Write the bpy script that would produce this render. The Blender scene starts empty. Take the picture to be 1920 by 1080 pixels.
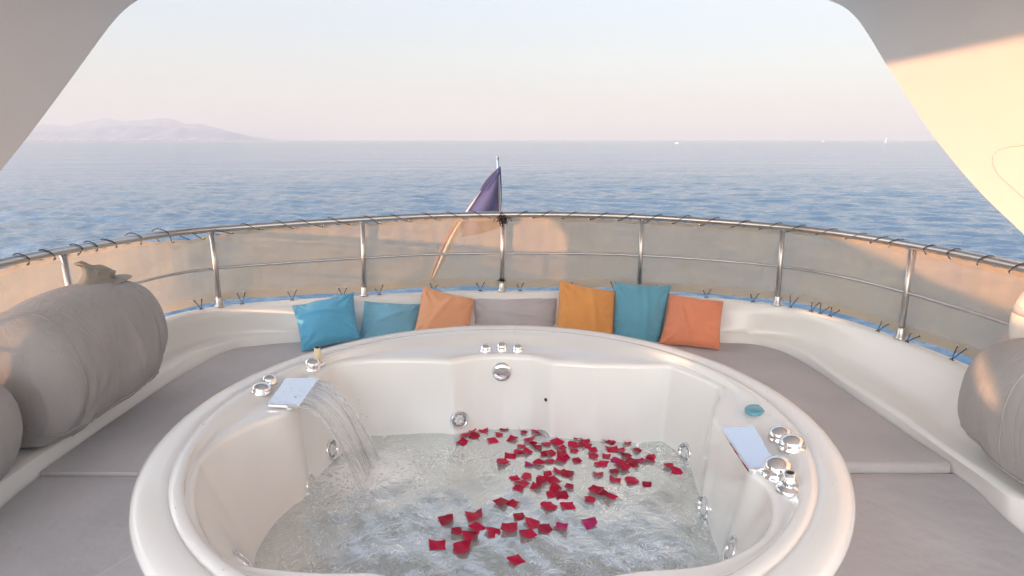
import bpy, bmesh, math, random
import numpy as np
from mathutils import Vector, Matrix
from mathutils.bvhtree import BVHTree
from mathutils.geometry import tessellate_polygon
random.seed(7); rng = np.random.default_rng(7)
S = bpy.context.scene
R = math.radians
F = 1150.0; TH = math.atan(277 / F)
# ---------------------------------------------------------------- camera (eye at z = 0)
cd = bpy.data.cameras.new('camera'); cam = bpy.data.objects.new('camera', cd); S.collection.objects.link(cam)
cd.sensor_width = 36; cd.lens = F / 1920 * 36; cd.clip_end = 90000; cd.clip_start = 0.05
cam.location = (0, 0, 0); cam.rotation_euler = (math.pi / 2 - TH, 0, 0)
S.camera = cam
# ---------------------------------------------------------------- sky, sun, exposure
SUN_EL = R(5.4); SUN_AZ = R(50)            # the light travels towards +x, +y (from behind the left shoulder)
SD = Vector((math.sin(SUN_AZ) * math.cos(SUN_EL), math.cos(SUN_AZ) * math.cos(SUN_EL), -math.sin(SUN_EL)))
W = bpy.data.worlds.new('World'); S.world = W; W.use_nodes = True
nt = W.node_tree; nt.nodes.clear()
sky = nt.nodes.new('ShaderNodeTexSky'); sky.sky_type = 'NISHITA'; sky.sun_disc = False
sky.sun_elevation = SUN_EL; sky.sun_rotation = math.atan2(-SD.x, -SD.y)
sky.air_density = 1.0; sky.dust_density = 0.6; sky.ozone_density = 1.5; sky.altitude = 0
hs = nt.nodes.new('ShaderNodeHueSaturation'); hs.inputs['Saturation'].default_value = 0.5
tcw = nt.nodes.new('ShaderNodeTexCoord'); spw = nt.nodes.new('ShaderNodeSeparateXYZ'); crw = nt.nodes.new('ShaderNodeValToRGB')
nt.links.new(tcw.outputs['Generated'], spw.inputs[0]); nt.links.new(spw.outputs[2], crw.inputs[0])
# evening air away from the sun: rosy belt at the horizon, pale cream above, blue higher up
E = crw.color_ramp.elements; SKY = [(0.0, (.225, .214, .212)), (.045, (.250, .242, .234)), (.11, (.272, .277, .270)), (.20, (.262, .290, .325)), (.45, (.205, .24, .315)), (1.0, (.28, .35, .48))]
E[0].position = 0; E[0].color = (*SKY[0][1], 1); E[1].position = 1; E[1].color = (*SKY[-1][1], 1)
for p_, c_ in SKY[1:-1]: e_ = E.new(p_); e_.color = (*c_, 1)
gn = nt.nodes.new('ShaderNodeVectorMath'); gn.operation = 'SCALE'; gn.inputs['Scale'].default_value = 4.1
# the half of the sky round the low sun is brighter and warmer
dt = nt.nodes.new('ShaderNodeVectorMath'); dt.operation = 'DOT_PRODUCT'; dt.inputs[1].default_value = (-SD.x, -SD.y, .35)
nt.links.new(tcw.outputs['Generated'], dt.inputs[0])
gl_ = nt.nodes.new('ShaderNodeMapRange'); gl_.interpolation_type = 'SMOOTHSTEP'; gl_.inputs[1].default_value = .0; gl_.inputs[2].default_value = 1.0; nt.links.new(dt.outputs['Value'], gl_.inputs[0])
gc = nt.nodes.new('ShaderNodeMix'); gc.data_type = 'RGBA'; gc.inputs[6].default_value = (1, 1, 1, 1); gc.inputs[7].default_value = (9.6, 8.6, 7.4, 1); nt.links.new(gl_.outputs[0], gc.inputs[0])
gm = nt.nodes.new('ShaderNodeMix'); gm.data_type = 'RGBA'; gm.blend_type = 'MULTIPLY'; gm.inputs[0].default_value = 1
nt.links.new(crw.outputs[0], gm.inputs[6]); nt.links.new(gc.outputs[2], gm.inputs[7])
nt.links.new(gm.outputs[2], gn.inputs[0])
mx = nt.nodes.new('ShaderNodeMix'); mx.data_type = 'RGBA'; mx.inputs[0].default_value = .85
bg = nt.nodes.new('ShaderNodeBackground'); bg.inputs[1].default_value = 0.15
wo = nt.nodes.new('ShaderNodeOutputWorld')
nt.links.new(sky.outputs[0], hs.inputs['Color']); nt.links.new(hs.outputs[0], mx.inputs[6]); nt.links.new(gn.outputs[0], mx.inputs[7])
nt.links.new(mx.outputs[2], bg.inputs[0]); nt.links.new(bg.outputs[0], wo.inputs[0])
sl = bpy.data.lights.new('sun', 'SUN'); so = bpy.data.objects.new('sun', sl); S.collection.objects.link(so)
sl.energy = 2.0; sl.angle = R(0.6); sl.color = (1.0, 0.49, 0.24)
so.rotation_euler = SD.to_track_quat('-Z', 'Y').to_euler(); so.location = (-8, -6, 4)
S.view_settings.view_transform = 'Standard'; S.view_settings.look = 'None'
S.view_settings.exposure = 2.2; S.view_settings.gamma = 1
S.render.engine = 'CYCLES'
S.cycles.max_bounces = 10; S.cycles.transparent_max_bounces = 16; S.cycles.volume_bounces = 2
# ---------------------------------------------------------------- helpers
def ray(u, v):
    x = (u - 960) / F; y = (540 - v) / F
    return np.array([x, math.cos(TH) + y * math.sin(TH), -math.sin(TH) + y * math.cos(TH)])
def pz(u, v, z): r = ray(u, v); return r * (z / r[2])
def py(u, v, y): r = ray(u, v); return r * (y / r[1])
def px(u, v, x): r = ray(u, v); return r * (x / r[0])
def proj(p):
    c, s = math.cos(TH), math.sin(TH)
    d = p[1] * c - p[2] * s; up = p[1] * s + p[2] * c
    return 960 + F * p[0] / d, 540 - F * up / d
def catmull(P, n):
    """centripetal-ish smooth resample of a polyline, n points, uniform in length"""
    P = np.asarray(P, float); Q = [2 * P[0] - P[1], *P, 2 * P[-1] - P[-2]]; out = []
    for i in range(1, len(Q) - 2):
        a, b, c, d = Q[i - 1], Q[i], Q[i + 1], Q[i + 2]
        for t in np.linspace(0, 1, 16, endpoint=False):
            out.append(.5 * (2 * b + (c - a) * t + (2 * a - 5 * b + 4 * c - d) * t * t + (3 * b - a - 3 * c + d) * t ** 3))
    out.append(P[-1]); out = np.array(out)
    L = np.r_[0, np.cumsum(np.linalg.norm(np.diff(out, axis=0), axis=1))]
    s = np.linspace(0, L[-1], n)
    return np.stack([np.interp(s, L, out[:, k]) for k in range(out.shape[1])], 1)
def link(o): S.collection.objects.link(o); return o
def mobj(name, V, Fc, mat=None, parent=None, smooth=True):
    me = bpy.data.meshes.new(name)
    me.from_pydata([tuple(map(float, v)) for v in V], [], [tuple(int(i) for i in f) for f in Fc]); me.update()
    if smooth: me.polygons.foreach_set('use_smooth', [True] * len(me.polygons))
    if mat: me.materials.append(mat)
    o = bpy.data.objects.new(name, me); link(o)
    if parent: o.parent = parent
    return o
def tag(o, label=None, cat=None, group=None, kind=None):
    if label: o['label'] = label
    if cat: o['category'] = cat
    if group: o['group'] = group
    if kind: o['kind'] = kind
    return o
def empty(name, loc=(0, 0, 0), **k):
    o = bpy.data.objects.new(name, None); link(o); o.location = loc; o.empty_display_size = .1
    return tag(o, **k)
def pbase(o, parent):
    """parent o (built in world coordinates) to an Empty that is only translated"""
    o.parent = parent; o.matrix_parent_inverse = Matrix.Translation(-Vector(parent.location)); return o
class MB:
    def __init__(s): s.V = []; s.F = []
    def add(s, V, Fc):
        n = len(s.V); s.V += [tuple(map(float, v)) for v in V]; s.F += [tuple(int(i) + n for i in f) for f in Fc]; return s
    def tube(s, P, r, seg=10, cap=True):
        P = [Vector(tuple(map(float, p))) for p in P]; n = len(P)
        rr = r if hasattr(r, '__len__') else [r] * n
        V = []; t0 = (P[1] - P[0]).normalized(); a = t0.orthogonal().normalized()
        for i in range(n):
            t = (P[min(i + 1, n - 1)] - P[max(i - 1, 0)]).normalized()
            a = (a - t * a.dot(t)).normalized(); b = t.cross(a)
            for k in range(seg):
                w = 2 * math.pi * k / seg
                V.append(P[i] + (a * math.cos(w) + b * math.sin(w)) * rr[i])
        Fc = [(i * seg + k, i * seg + (k + 1) % seg, (i + 1) * seg + (k + 1) % seg, (i + 1) * seg + k) for i in range(n - 1) for k in range(seg)]
        if cap: Fc += [tuple(range(seg))[::-1], tuple(range((n - 1) * seg, n * seg))]
        return s.add(V, Fc)
    def lathe(s, prof, M, seg=32):
        """prof: list of (radius, height) revolved about the local z of matrix M"""
        V = []; 
        for r, h in prof:
            for k in range(seg):
                w = 2 * math.pi * k / seg; V.append(M @ Vector((r * math.cos(w), r * math.sin(w), h)))
        n = len(prof)
        Fc = [(i * seg + k, i * seg + (k + 1) % seg, (i + 1) * seg + (k + 1) % seg, (i + 1) * seg + k) for i in range(n - 1) for k in range(seg)]
        if prof[0][0] > 1e-5: Fc.append(tuple(range(seg))[::-1])
        if prof[-1][0] > 1e-5: Fc.append(tuple(range((n - 1) * seg, n * seg)))
        return s.add(V, Fc)
    def box(s, M, x, y, z):
        V = [M @ Vector((a * x / 2, b * y / 2, c * z / 2)) for a in (-1, 1) for b in (-1, 1) for c in (-1, 1)]
        return s.add(V, [(0, 1, 3, 2), (4, 6, 7, 5), (0, 4, 5, 1), (2, 3, 7, 6), (0, 2, 6, 4), (1, 5, 7, 3)])
    def build(s, name, mat, parent=None, smooth=True, world=True):
        o = mobj(name, s.V, s.F, mat, None, smooth)
        if parent: pbase(o, parent) if world else setattr(o, 'parent', parent)
        return o
def frame(p, n, up=(0, 0, 1)):
    n = Vector(tuple(n)).normalized(); x = Vector(up).cross(n)
    if x.length < 1e-3: x = Vector((1, 0, 0))
    x.normalize(); y = n.cross(x)
    M = Matrix((x, y, n)).transposed().to_4x4(); M.translation = Vector(tuple(map(float, p))); return M
def bevel(o, w, seg=3, ang=35):
    m = o.modifiers.new('bevel', 'BEVEL'); m.width = w; m.segments = seg; m.limit_method = 'ANGLE'; m.angle_limit = R(ang); return o
def loft(paths, closed=False):
    n = len(paths[0]); V = [p for P in paths for p in P]; Fc = []
    for i in range(len(paths) - 1):
        for k in range(n if closed else n - 1):
            k2 = (k + 1) % n
            Fc.append((i * n + k, i * n + k2, (i + 1) * n + k2, (i + 1) * n + k))
    return V, Fc
# ---------------------------------------------------------------- materials
def mat(name, col, rough=.5, metal=0, coat=0, spec=.5, bump=None, var=None, sheen=0):
    m = bpy.data.materials.new(name); m.use_nodes = True; t = m.node_tree; b = t.nodes['Principled BSDF']
    b.inputs['Base Color'].default_value = (*col, 1); b.inputs['Roughness'].default_value = rough
    b.inputs['Metallic'].default_value = metal; b.inputs['Coat Weight'].default_value = coat
    b.inputs['Specular IOR Level'].default_value = spec; b.inputs['Coat Roughness'].default_value = .06
    b.inputs['Sheen Weight'].default_value = sheen
    tc = t.nodes.new('ShaderNodeTexCoord')
    if bump:
        sc, dist, det = bump; prev = None
        n = t.nodes.new('ShaderNodeTexNoise'); n.inputs['Scale'].default_value = sc; n.inputs['Detail'].default_value = det
        t.links.new(tc.outputs['Object'], n.inputs['Vector'])
        bp = t.nodes.new('ShaderNodeBump'); bp.inputs['Distance'].default_value = dist; bp.inputs['Strength'].default_value = 1
        t.links.new(n.outputs[0], bp.inputs['Height']); t.links.new(bp.outputs[0], b.inputs['Normal'])
    if var:
        sc, amt = var
        n = t.nodes.new('ShaderNodeTexNoise'); n.inputs['Scale'].default_value = sc; n.inputs['Detail'].default_value = 5
        t.links.new(tc.outputs['Object'], n.inputs['Vector'])
        r = t.nodes.new('ShaderNodeMapRange'); r.inputs[1].default_value = .3; r.inputs[2].default_value = .7
        r.inputs[3].default_value = 1 - amt; r.inputs[4].default_value = 1 + amt
        t.links.new(n.outputs[0], r.inputs[0])
        k = t.nodes.new('ShaderNodeMix'); k.data_type = 'RGBA'; k.blend_type = 'MULTIPLY'; k.inputs[0].default_value = 1
        k.inputs[6].default_value = (*col, 1); t.links.new(r.outputs[0], k.inputs[7]); t.links.new(k.outputs[2], b.inputs['Base Color'])
    return m
def weave(m, scale=900, dist=.0006):
    """fine cloth weave bump added on top of a material's normal chain"""
    t = m.node_tree; b = t.nodes['Principled BSDF']; tc = t.nodes.new('ShaderNodeTexCoord')
    n = t.nodes.new('ShaderNodeTexNoise'); n.inputs['Scale'].default_value = scale; n.inputs['Detail'].default_value = 1
    t.links.new(tc.outputs['Object'], n.inputs['Vector'])
    bp = t.nodes.new('ShaderNodeBump'); bp.inputs['Distance'].default_value = dist
    t.links.new(n.outputs[0], bp.inputs['Height'])
    old = b.inputs['Normal'].links
    if old: t.links.new(old[0].from_socket, bp.inputs['Normal'])
    t.links.new(bp.outputs[0], b.inputs['Normal']); return m
GEL = mat('white_gelcoat', (.84, .83, .795), .28, coat=.3, var=(2.5, .02), bump=(1.6, .004, 2))
GELW = mat('cream_gelcoat', (.84, .80, .745), .38, coat=.15, var=(1.5, .02), bump=(1.2, .004, 2))
ACR = mat('tub_acrylic', (.84, .832, .795), .16, coat=.4, var=(3, .012))
CHR = mat('chrome', (.84, .85, .87), .09, 1)
CHRD = mat('jet_grey_plastic', (.42, .45, .47), .25, .6)
JETW = mat('jet_white_plastic', (.72, .73, .72), .3)
SS = mat('stainless_steel', (.55, .54, .525), .33, 1, var=(30, .05))
BLK = mat('black_cord', (.02, .02, .022), .7)
PADM = weave(mat('seat_fabric', (.48, .455, .455), .85, bump=(4, .022, 4), var=(2.2, .10), sheen=.2))
COV = weave(mat('cover_canvas', (.40, .385, .372), .8, bump=(5, .014, 3), var=(2.5, .10), sheen=.1))
def drape(m, dist=.035):
    t = m.node_tree; b = t.nodes['Principled BSDF']; tc = t.nodes.new('ShaderNodeTexCoord'); mp = t.nodes.new('ShaderNodeMapping'); mp.inputs['Scale'].default_value = (4.5, 4.5, 1.1); mp.inputs['Rotation'].default_value = (.25, .15, 0)
    n = t.nodes.new('ShaderNodeTexNoise'); n.inputs['Scale'].default_value = 1.6; n.inputs['Detail'].default_value = 3; n.inputs['Distortion'].default_value = 1.1
    t.links.new(tc.outputs['Object'], mp.inputs[0]); t.links.new(mp.outputs[0], n.inputs['Vector'])
    s_ = t.nodes.new('ShaderNodeMath'); s_.operation = 'SUBTRACT'; s_.inputs[1].default_value = .5; t.links.new(n.outputs[0], s_.inputs[0])
    a_ = t.nodes.new('ShaderNodeMath'); a_.operation = 'ABSOLUTE'; t.links.new(s_.outputs[0], a_.inputs[0])
    p_ = t.nodes.new('ShaderNodeMath'); p_.operation = 'POWER'; p_.inputs[1].default_value = .6; t.links.new(a_.outputs[0], p_.inputs[0])
    bp = t.nodes.new('ShaderNodeBump'); bp.inputs['Distance'].default_value = dist; t.links.new(p_.outputs[0], bp.inputs['Height'])
    old = b.inputs['Normal'].links
    if old: t.links.new(old[0].from_socket, bp.inputs['Normal'])
    t.links.new(bp.outputs[0], b.inputs['Normal']); return m
drape(COV, .005)
SUNLIT = mat('sunlit_cream', (.75, .66, .45), .3)  # pale yellow painted in for sun on the hand shower holder
BTN = mat('blue_button', (.10, .34, .42), .25, coat=.4)
DARK = mat('dark_hole', (.012, .013, .015), .5)
def pillowmat(n, c): return weave(mat(n, c, .9, bump=(9, .006, 4), var=(5, .05), sheen=.25), 700, .0008)
# ================================================================ SEA
SEA_Z = -7.3
def build_sea():
    # polar grid round the boat: fine near, coarse far; real waves as a sum of sines, damped where the grid gets too coarse
    nr, na = 860, 1160
    # radii: elevation angle spaced evenly so that each ring is about a pixel line apart
    el = np.linspace(R(60), R(.0125), nr) ; 
    el = R(.0125) + (R(50) - R(.0125)) * np.linspace(1, 0, nr) ** 2.3
    rad = abs(SEA_Z) / np.tan(el)
    rad = np.minimum(rad, 11000 + np.arange(nr) * .5)
    front = np.linspace(R(-54), R(54), na - 60); back = np.linspace(R(54), R(306), 61)[1:]
    ang = np.r_[front, back]                       # measured from +y towards +x
    A, RR = np.meshgrid(ang, rad)
    X = RR * np.sin(A); Y = RR * np.cos(A)
    dr = np.gradient(rad)[:, None]
    Z = np.zeros_like(X)
    for i in range(64):
        lam = 10 ** rng.uniform(np.log10(.45), np.log10(5.5))
        th = R(250) + rng.normal(0, .8)          # wind sea running mostly across towards the viewer
        k = 2 * math.pi / lam; amp = .0078 * lam ** .8 * rng.uniform(.5, 1.3)
        damp = np.clip(1.6 - dr / (lam * .25), 0, 1)
        ph = k * (X * math.cos(th) + Y * math.sin(th)) + rng.uniform(0, 6.28)
        w = np.sin(ph); w = w + .25 * np.cos(2 * ph)
        Z += amp * w * damp
    # patchiness of the wind
    V = np.stack([X, Y, SEA_Z + Z], -1).reshape(-1, 3)
    n = na
    i = np.arange(nr - 1)[:, None]; k = np.arange(n)[None]; k2 = (k + 1) % n
    Fq = np.stack([i * n + k, i * n + k2, (i + 1) * n + k2, (i + 1) * n + k], -1).reshape(-1, 4)
    me = bpy.data.meshes.new('sea'); me.vertices.add(len(V)); me.vertices.foreach_set('co', V.ravel().astype(np.float32))
    me.loops.add(Fq.size); me.loops.foreach_set('vertex_index', Fq.ravel().astype(np.int32))
    me.polygons.add(len(Fq)); me.polygons.foreach_set('loop_start', np.arange(0, Fq.size, 4, dtype=np.int32))
    me.polygons.foreach_set('use_smooth', np.ones(len(Fq), bool)); me.update(); me.validate()
    m = bpy.data.materials.new('sea_water'); m.use_nodes = True; t = m.node_tree; b = t.nodes['Principled BSDF']
    b.inputs['Base Color'].default_value = (.050, .086, .122, 1); b.inputs['Roughness'].default_value = .09; b.inputs['IOR'].default_value = 1.333
    tc = t.nodes.new('ShaderNodeTexCoord')
    def noise(scale, sx, sy, det):
        mp = t.nodes.new('ShaderNodeMapping'); mp.inputs['Scale'].default_value = (sx, sy, 1)
        n = t.nodes.new('ShaderNodeTexNoise'); n.inputs['Scale'].default_value = scale; n.inputs['Detail'].default_value = det
        n.inputs['Roughness'].default_value = .55
        t.links.new(tc.outputs['Object'], mp.inputs[0]); t.links.new(mp.outputs[0], n.inputs['Vector']); return n
    prev = None
    for sc, sx, sy, det, d in ((2.6, .8, 1.3, 2, .05), (.7, .7, 1.5, 3, .14), (.16, .45, 1.6, 5, .42), (.035, .35, 1.7, 4, 1.6)):
        n = noise(sc, sx, sy, det); bp = t.nodes.new('ShaderNodeBump'); bp.inputs['Distance'].default_value = d
        t.links.new(n.outputs[0], bp.inputs['Height'])
        if prev: t.links.new(prev.outputs[0], bp.inputs['Normal'])
        prev = bp
    t.links.new(prev.outputs[0], b.inputs['Normal'])
    me.materials.append(m)
    o = link(bpy.data.objects.new('sea', me)); tag(o, 'calm blue sea rippling all the way to the horizon', 'sea', kind='structure')
build_sea()
# ================================================================ COAST in the distance
HILLC = mat('hill_scrub', (.12, .13, .16), .95, var=(.002, .3))
def hill_ridge(name, prof, dist, depth, label, base_px=268):
    """prof: [(u, v)] skyline in the photograph; a ridge of real width and depth standing at `dist` metres"""
    us = np.linspace(prof[0][0], prof[-1][0], 150); vs = np.interp(us, [p[0] for p in prof], [p[1] for p in prof])
    vs = vs + np.convolve(rng.normal(0, 2.6, 154), np.ones(5) / 5, 'valid') * (268 - vs) / 40
    rows = []
    for f, (s, hh) in enumerate(((-.5, 0), (-.3, .28), (-.12, .62), (0, 1), (.2, .7), (.6, 0))):
        row = []
        for i, (u, v) in enumerate(zip(us, vs)):
            p = py(u, v, dist); h = max(p[2] - SEA_Z, 1) * 1.0
            y = dist + s * depth; sc = 1 + s * depth / dist * .3
            wob = 1 + (.16 * math.sin(i * .5 + f * 1.7) + .1 * math.sin(i * 1.3 + f)) * (0 if s == 0 else 1)
            row.append((p[0] * sc, y, SEA_Z - 2 + (h + 2) * hh * wob))
        rows.append(row)
    V, Fc = loft(rows); o = mobj(name, V, Fc, HILLC)
    tag(o, label, 'hills', kind='structure'); return o
hill_ridge('far_hills', [(-260, 268), (-60, 240), (40, 236), (95, 234), (130, 236), (165, 227), (200, 222), (240, 226), (285, 224), (315, 221), (345, 230), (385, 235), (430, 246), (480, 258), (540, 266), (600, 268)], 37000, 6000, 'pale far mountain ridge fading into the haze at left')
hill_ridge('coast_hills', [(-300, 268), (-100, 246), (60, 249), (120, 246), (160, 244), (190, 239), (230, 236), (280, 237), (340, 240), (390, 244), (430, 248), (470, 258), (520, 264), (560, 267.4)], 27000, 5000, 'nearer low headland above the coastal town at left')
TOWN = mat('town_plaster', (.38, .32, .28), .9)
town = MB()
for i in range(420):
    u = random.choice([random.gauss(255, 32), random.gauss(265, 50), random.gauss(110, 35), random.uniform(20, 420)])
    up = random.random() ** 1.7
    y = 24600 + up * 1500; p = py(u, 262, y)
    w = random.uniform(22, 75); h = random.uniform(12, 34); zz = SEA_Z + 14 + up * 150
    town.box(Matrix.Translation((p[0], y, zz + h / 2 - 30)) @ Matrix.Rotation(random.uniform(-.6, .6), 4, 'Z'), w, w * .8, h + 60)
o = town.build('coastal_town', TOWN, smooth=False); tag(o, 'scatter of pale houses along the foot of the distant headland', 'town', kind='stuff')
# ================================================================ DISTANT BOATS
HULL = mat('boat_white', (.85, .84, .82), .4); SAIL = mat('sail_cloth', (.9, .87, .82), .8); BOATD = mat('boat_window', (.03, .04, .06), .2)
def hull(mb, L, B, H, p, rz):
    M = Matrix.Translation(p) @ Matrix.Rotation(rz, 4, 'Z'); rows = []
    for t in np.linspace(0, 1, 13):
        w = B / 2 * (1 - max(0, (t - .35) / .65) ** 2.2); x = (t - .5) * L; sh = H * (1 + .35 * t * t)
        rows.append([M @ Vector((x, -w, sh)), M @ Vector((x, -w * .75, -.3)), M @ Vector((x, 0, -.5)), M @ Vector((x, w * .75, -.3)), M @ Vector((x, w, sh)), M @ Vector((x, 0, sh + .08))])
    V, Fc = loft(rows, True); mb.add(V, Fc + [tuple(range(6))])
sp = pz(1661, 267.3, SEA_Z); sp = sp * (2400 / sp[1]); sp[2] = SEA_Z
sb = empty('sailboat', tuple(sp), label='tiny white sailboat on the horizon right of centre', cat='sailboat')
m = MB(); hull(m, 14, 4, 1.5, Vector((0, 0, 0)), .5); m.build('hull', HULL, sb, world=False)
m = MB(); m.tube([(.5, .3, 1.2), (.5, .3, 19)], .12); m.build('mast', HULL, sb, world=False)
mobj('sail', [(.3, .2, 2.5), (-5.4, -2.8, 2.5), (.35, .2, 18.5), (.3, .3, 2.5), (-5.4, -2.7, 2.5), (.35, .3, 18.5)], [(0, 1, 2), (5, 4, 3), (0, 3, 4, 1), (1, 4, 5, 2), (2, 5, 3, 0)], SAIL, sb, False)
def motorboat(u, v, D, L, label):
    p = pz(u, v, SEA_Z); p = p * (D / p[1]); p[2] = SEA_Z
    mo = empty('motorboat', tuple(p), label=label, cat='motorboat')
    m = MB(); hull(m, L, L * .3, L * .12, Vector((0, 0, 0)), .15); m.build('hull', HULL, mo, world=False)
    m = MB(); m.box(Matrix.Translation((-L * .06, 0, L * .2)) @ Matrix.Rotation(.15, 4, 'Z'), L * .42, L * .22, L * .13); bevel(m.build('cabin', HULL, mo, world=False), L * .02)
    m = MB(); m.box(Matrix.Translation((-L * .05, 0, L * .215)) @ Matrix.Rotation(.15, 4, 'Z'), L * .38, L * .225, L * .05); m.build('window', BOATD, mo, False, False)
motorboat(1269, 267, 1500, 9, 'small white motorboat on the far sea right of the flag')
motorboat(1543, 265.5, 4200, 16, 'faint white motorboat speck on the horizon left of the sailboat')
# ================================================================ DECK MOULDING
ZP = -1.29; ZS = -1.235; ZC = -1.033; ZR = -.483
NP = 260
pts = lambda L, z: [pz(u, v, z) for u, v in L]
# coaming top outer edge (plan), left -> stern -> right
A0 = [(-2.16, -1.2), (-2.17, 1.0), (-2.17, 2.2), (-2.15, 3.1)] + [tuple(p[:2]) for p in pts([(340, 580), (412, 572), (550, 561), (683, 553), (810, 546), (941, 544), (1070, 545), (1198, 548), (1330, 557), (1457, 569), (1560, 590), (1688, 632), (1815, 683)], ZC)] + [(2.2, 2.2), (2.22, 1.0), (2.22, -1.2)]
# pad outer edge
E0 = [(-1.86, -1.2), (-1.86, 1.6)] + [tuple(p[:2]) for p in pts([(48, 904), (166, 820), (289, 736), (375, 683), (433, 656), (500, 646), (563, 641)], ZP)] + [(-.95, 3.92), (-.07, 4.0), (.88, 3.94)] + [tuple(p[:2]) for p in pts([(1350, 642), (1410, 645), (1470, 660), (1530, 693), (1600, 742), (1712, 820), (1825, 895)], ZP)] + [(1.77, 1.6), (1.77, -1.2)]
D0 = [(-1.93, -1.2), (-1.93, 1.6)] + [tuple(p[:2]) for p in pts([(0, 902), (120, 820), (207, 765), (313, 695), (366, 660), (419, 643), (481, 629), (563, 622)], ZS)] + [(-.95, 3.95), (-.07, 4.03), (.88, 3.97)] + [tuple(p[:2]) for p in pts([(1350, 623), (1410, 627), (1490, 650), (1567, 705), (1664, 766), (1771, 844), (1849, 897), (1920, 945)], ZS)] + [(1.86, 1.6), (1.86, -1.2)]
C0 = [(-2.08, -1.2), (-2.08, 1.6), (-2.08, 2.6), (-2.06, 3.2), (-1.97, 3.62), (-1.75, 3.82), (-1.4, 3.89), (-.95, 3.98), (-.07, 4.06), (.88, 4.0), (1.4, 3.87)] + [tuple(p[:2]) for p in pts([(1502, 636), (1604, 687), (1743, 766), (1785, 803)], ZS)] + [(2.0, 1.6), (2.0, -1.2)]
def as_path(L, n=NP): return catmull(np.array(L, float), n)
def on_angle(P, n=NP):
    """resample a U-shaped plan curve by the angle seen from a point inside it, so that lofted curves correspond"""
    d = as_path(P, 1200); a = np.unwrap(np.arctan2(d[:, 0] - 0, d[:, 1] - 2.0)); 
    o = np.argsort(a); t = np.linspace(-2.45, 2.45, n)
    return np.stack([np.interp(t, a[o], d[o, 0]), np.interp(t, a[o], d[o, 1])], 1)
CA = on_angle(A0); _k = np.hanning(23); _k /= _k.sum(); CA = np.stack([np.convolve(np.pad(CA[:, j], 11, mode='edge'), _k, 'valid') for j in (0, 1)], 1); CE = on_angle(E0); CD = on_angle(D0); CC = on_angle(C0)
def inward(P, d):
    c = np.array([0, 1.5]); t = np.gradient(P, axis=0); t /= np.linalg.norm(t, axis=1)[:, None]
    n = np.stack([t[:, 1], -t[:, 0]], 1); s = np.sign((n * (c - P)).sum(1))[:, None]
    n = n * s
    k = np.ones(9) / 9; n = np.stack([np.convolve(np.pad(n[:, j], 4, mode='edge'), k, 'valid') for j in (0, 1)], 1)
    return P + n * d
def lift(P, z): return np.c_[P, np.full(len(P), z) if np.isscalar(z) else z]
CB = inward(CA, .035); CB2 = inward(CA, .055); CBm = CB2 * .45 + CC * .55
rows = [lift(inward(CA, -.012), -3.2), lift(inward(CA, -.012), ZC - .05), lift(inward(CA, -.008), ZC - .012), lift(CA, ZC - .002), lift(inward(CA, .012), ZC), lift(CB, ZC - .003), lift(CB2, ZC - .018),
        lift(CB2 * .75 + CC * .25, ZC - .075), lift(CBm, ZC - .125), lift(CC * .85 + CB2 * .15, ZS + .035), lift(CC * .92 + CD * .08, ZS + .010), lift(CC * .7 + CD * .3, ZS + .001),
        lift(CC * .25 + CD * .75, ZS), lift(CD * .98 + CE * .02, ZS - .003), lift(CD * .8 + CE * .2, ZS - .012), lift(CD * .2 + CE * .8, ZP - .005), lift(CE, ZP - .04), lift(CE, -1.62)]
V, Fc = loft(rows)
co = mobj('coaming', V, Fc, GEL)
tag(co, 'white moulded fibreglass coaming and side shelf curving round the stern behind the seat pads', 'coaming')
# deck floor under everything
mobj('deck_floor', [(-2.15, -4, -1.69), (2.2, -4, -1.69), (2.2, 4.0, -1.69), (-2.15, 4.0, -1.69)], [(0, 1, 2, 3)], GELW, smooth=False)
tag(bpy.data.objects['deck_floor'], 'off-white deck floor beneath the seat pads and tub', 'deck', kind='structure')
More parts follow.
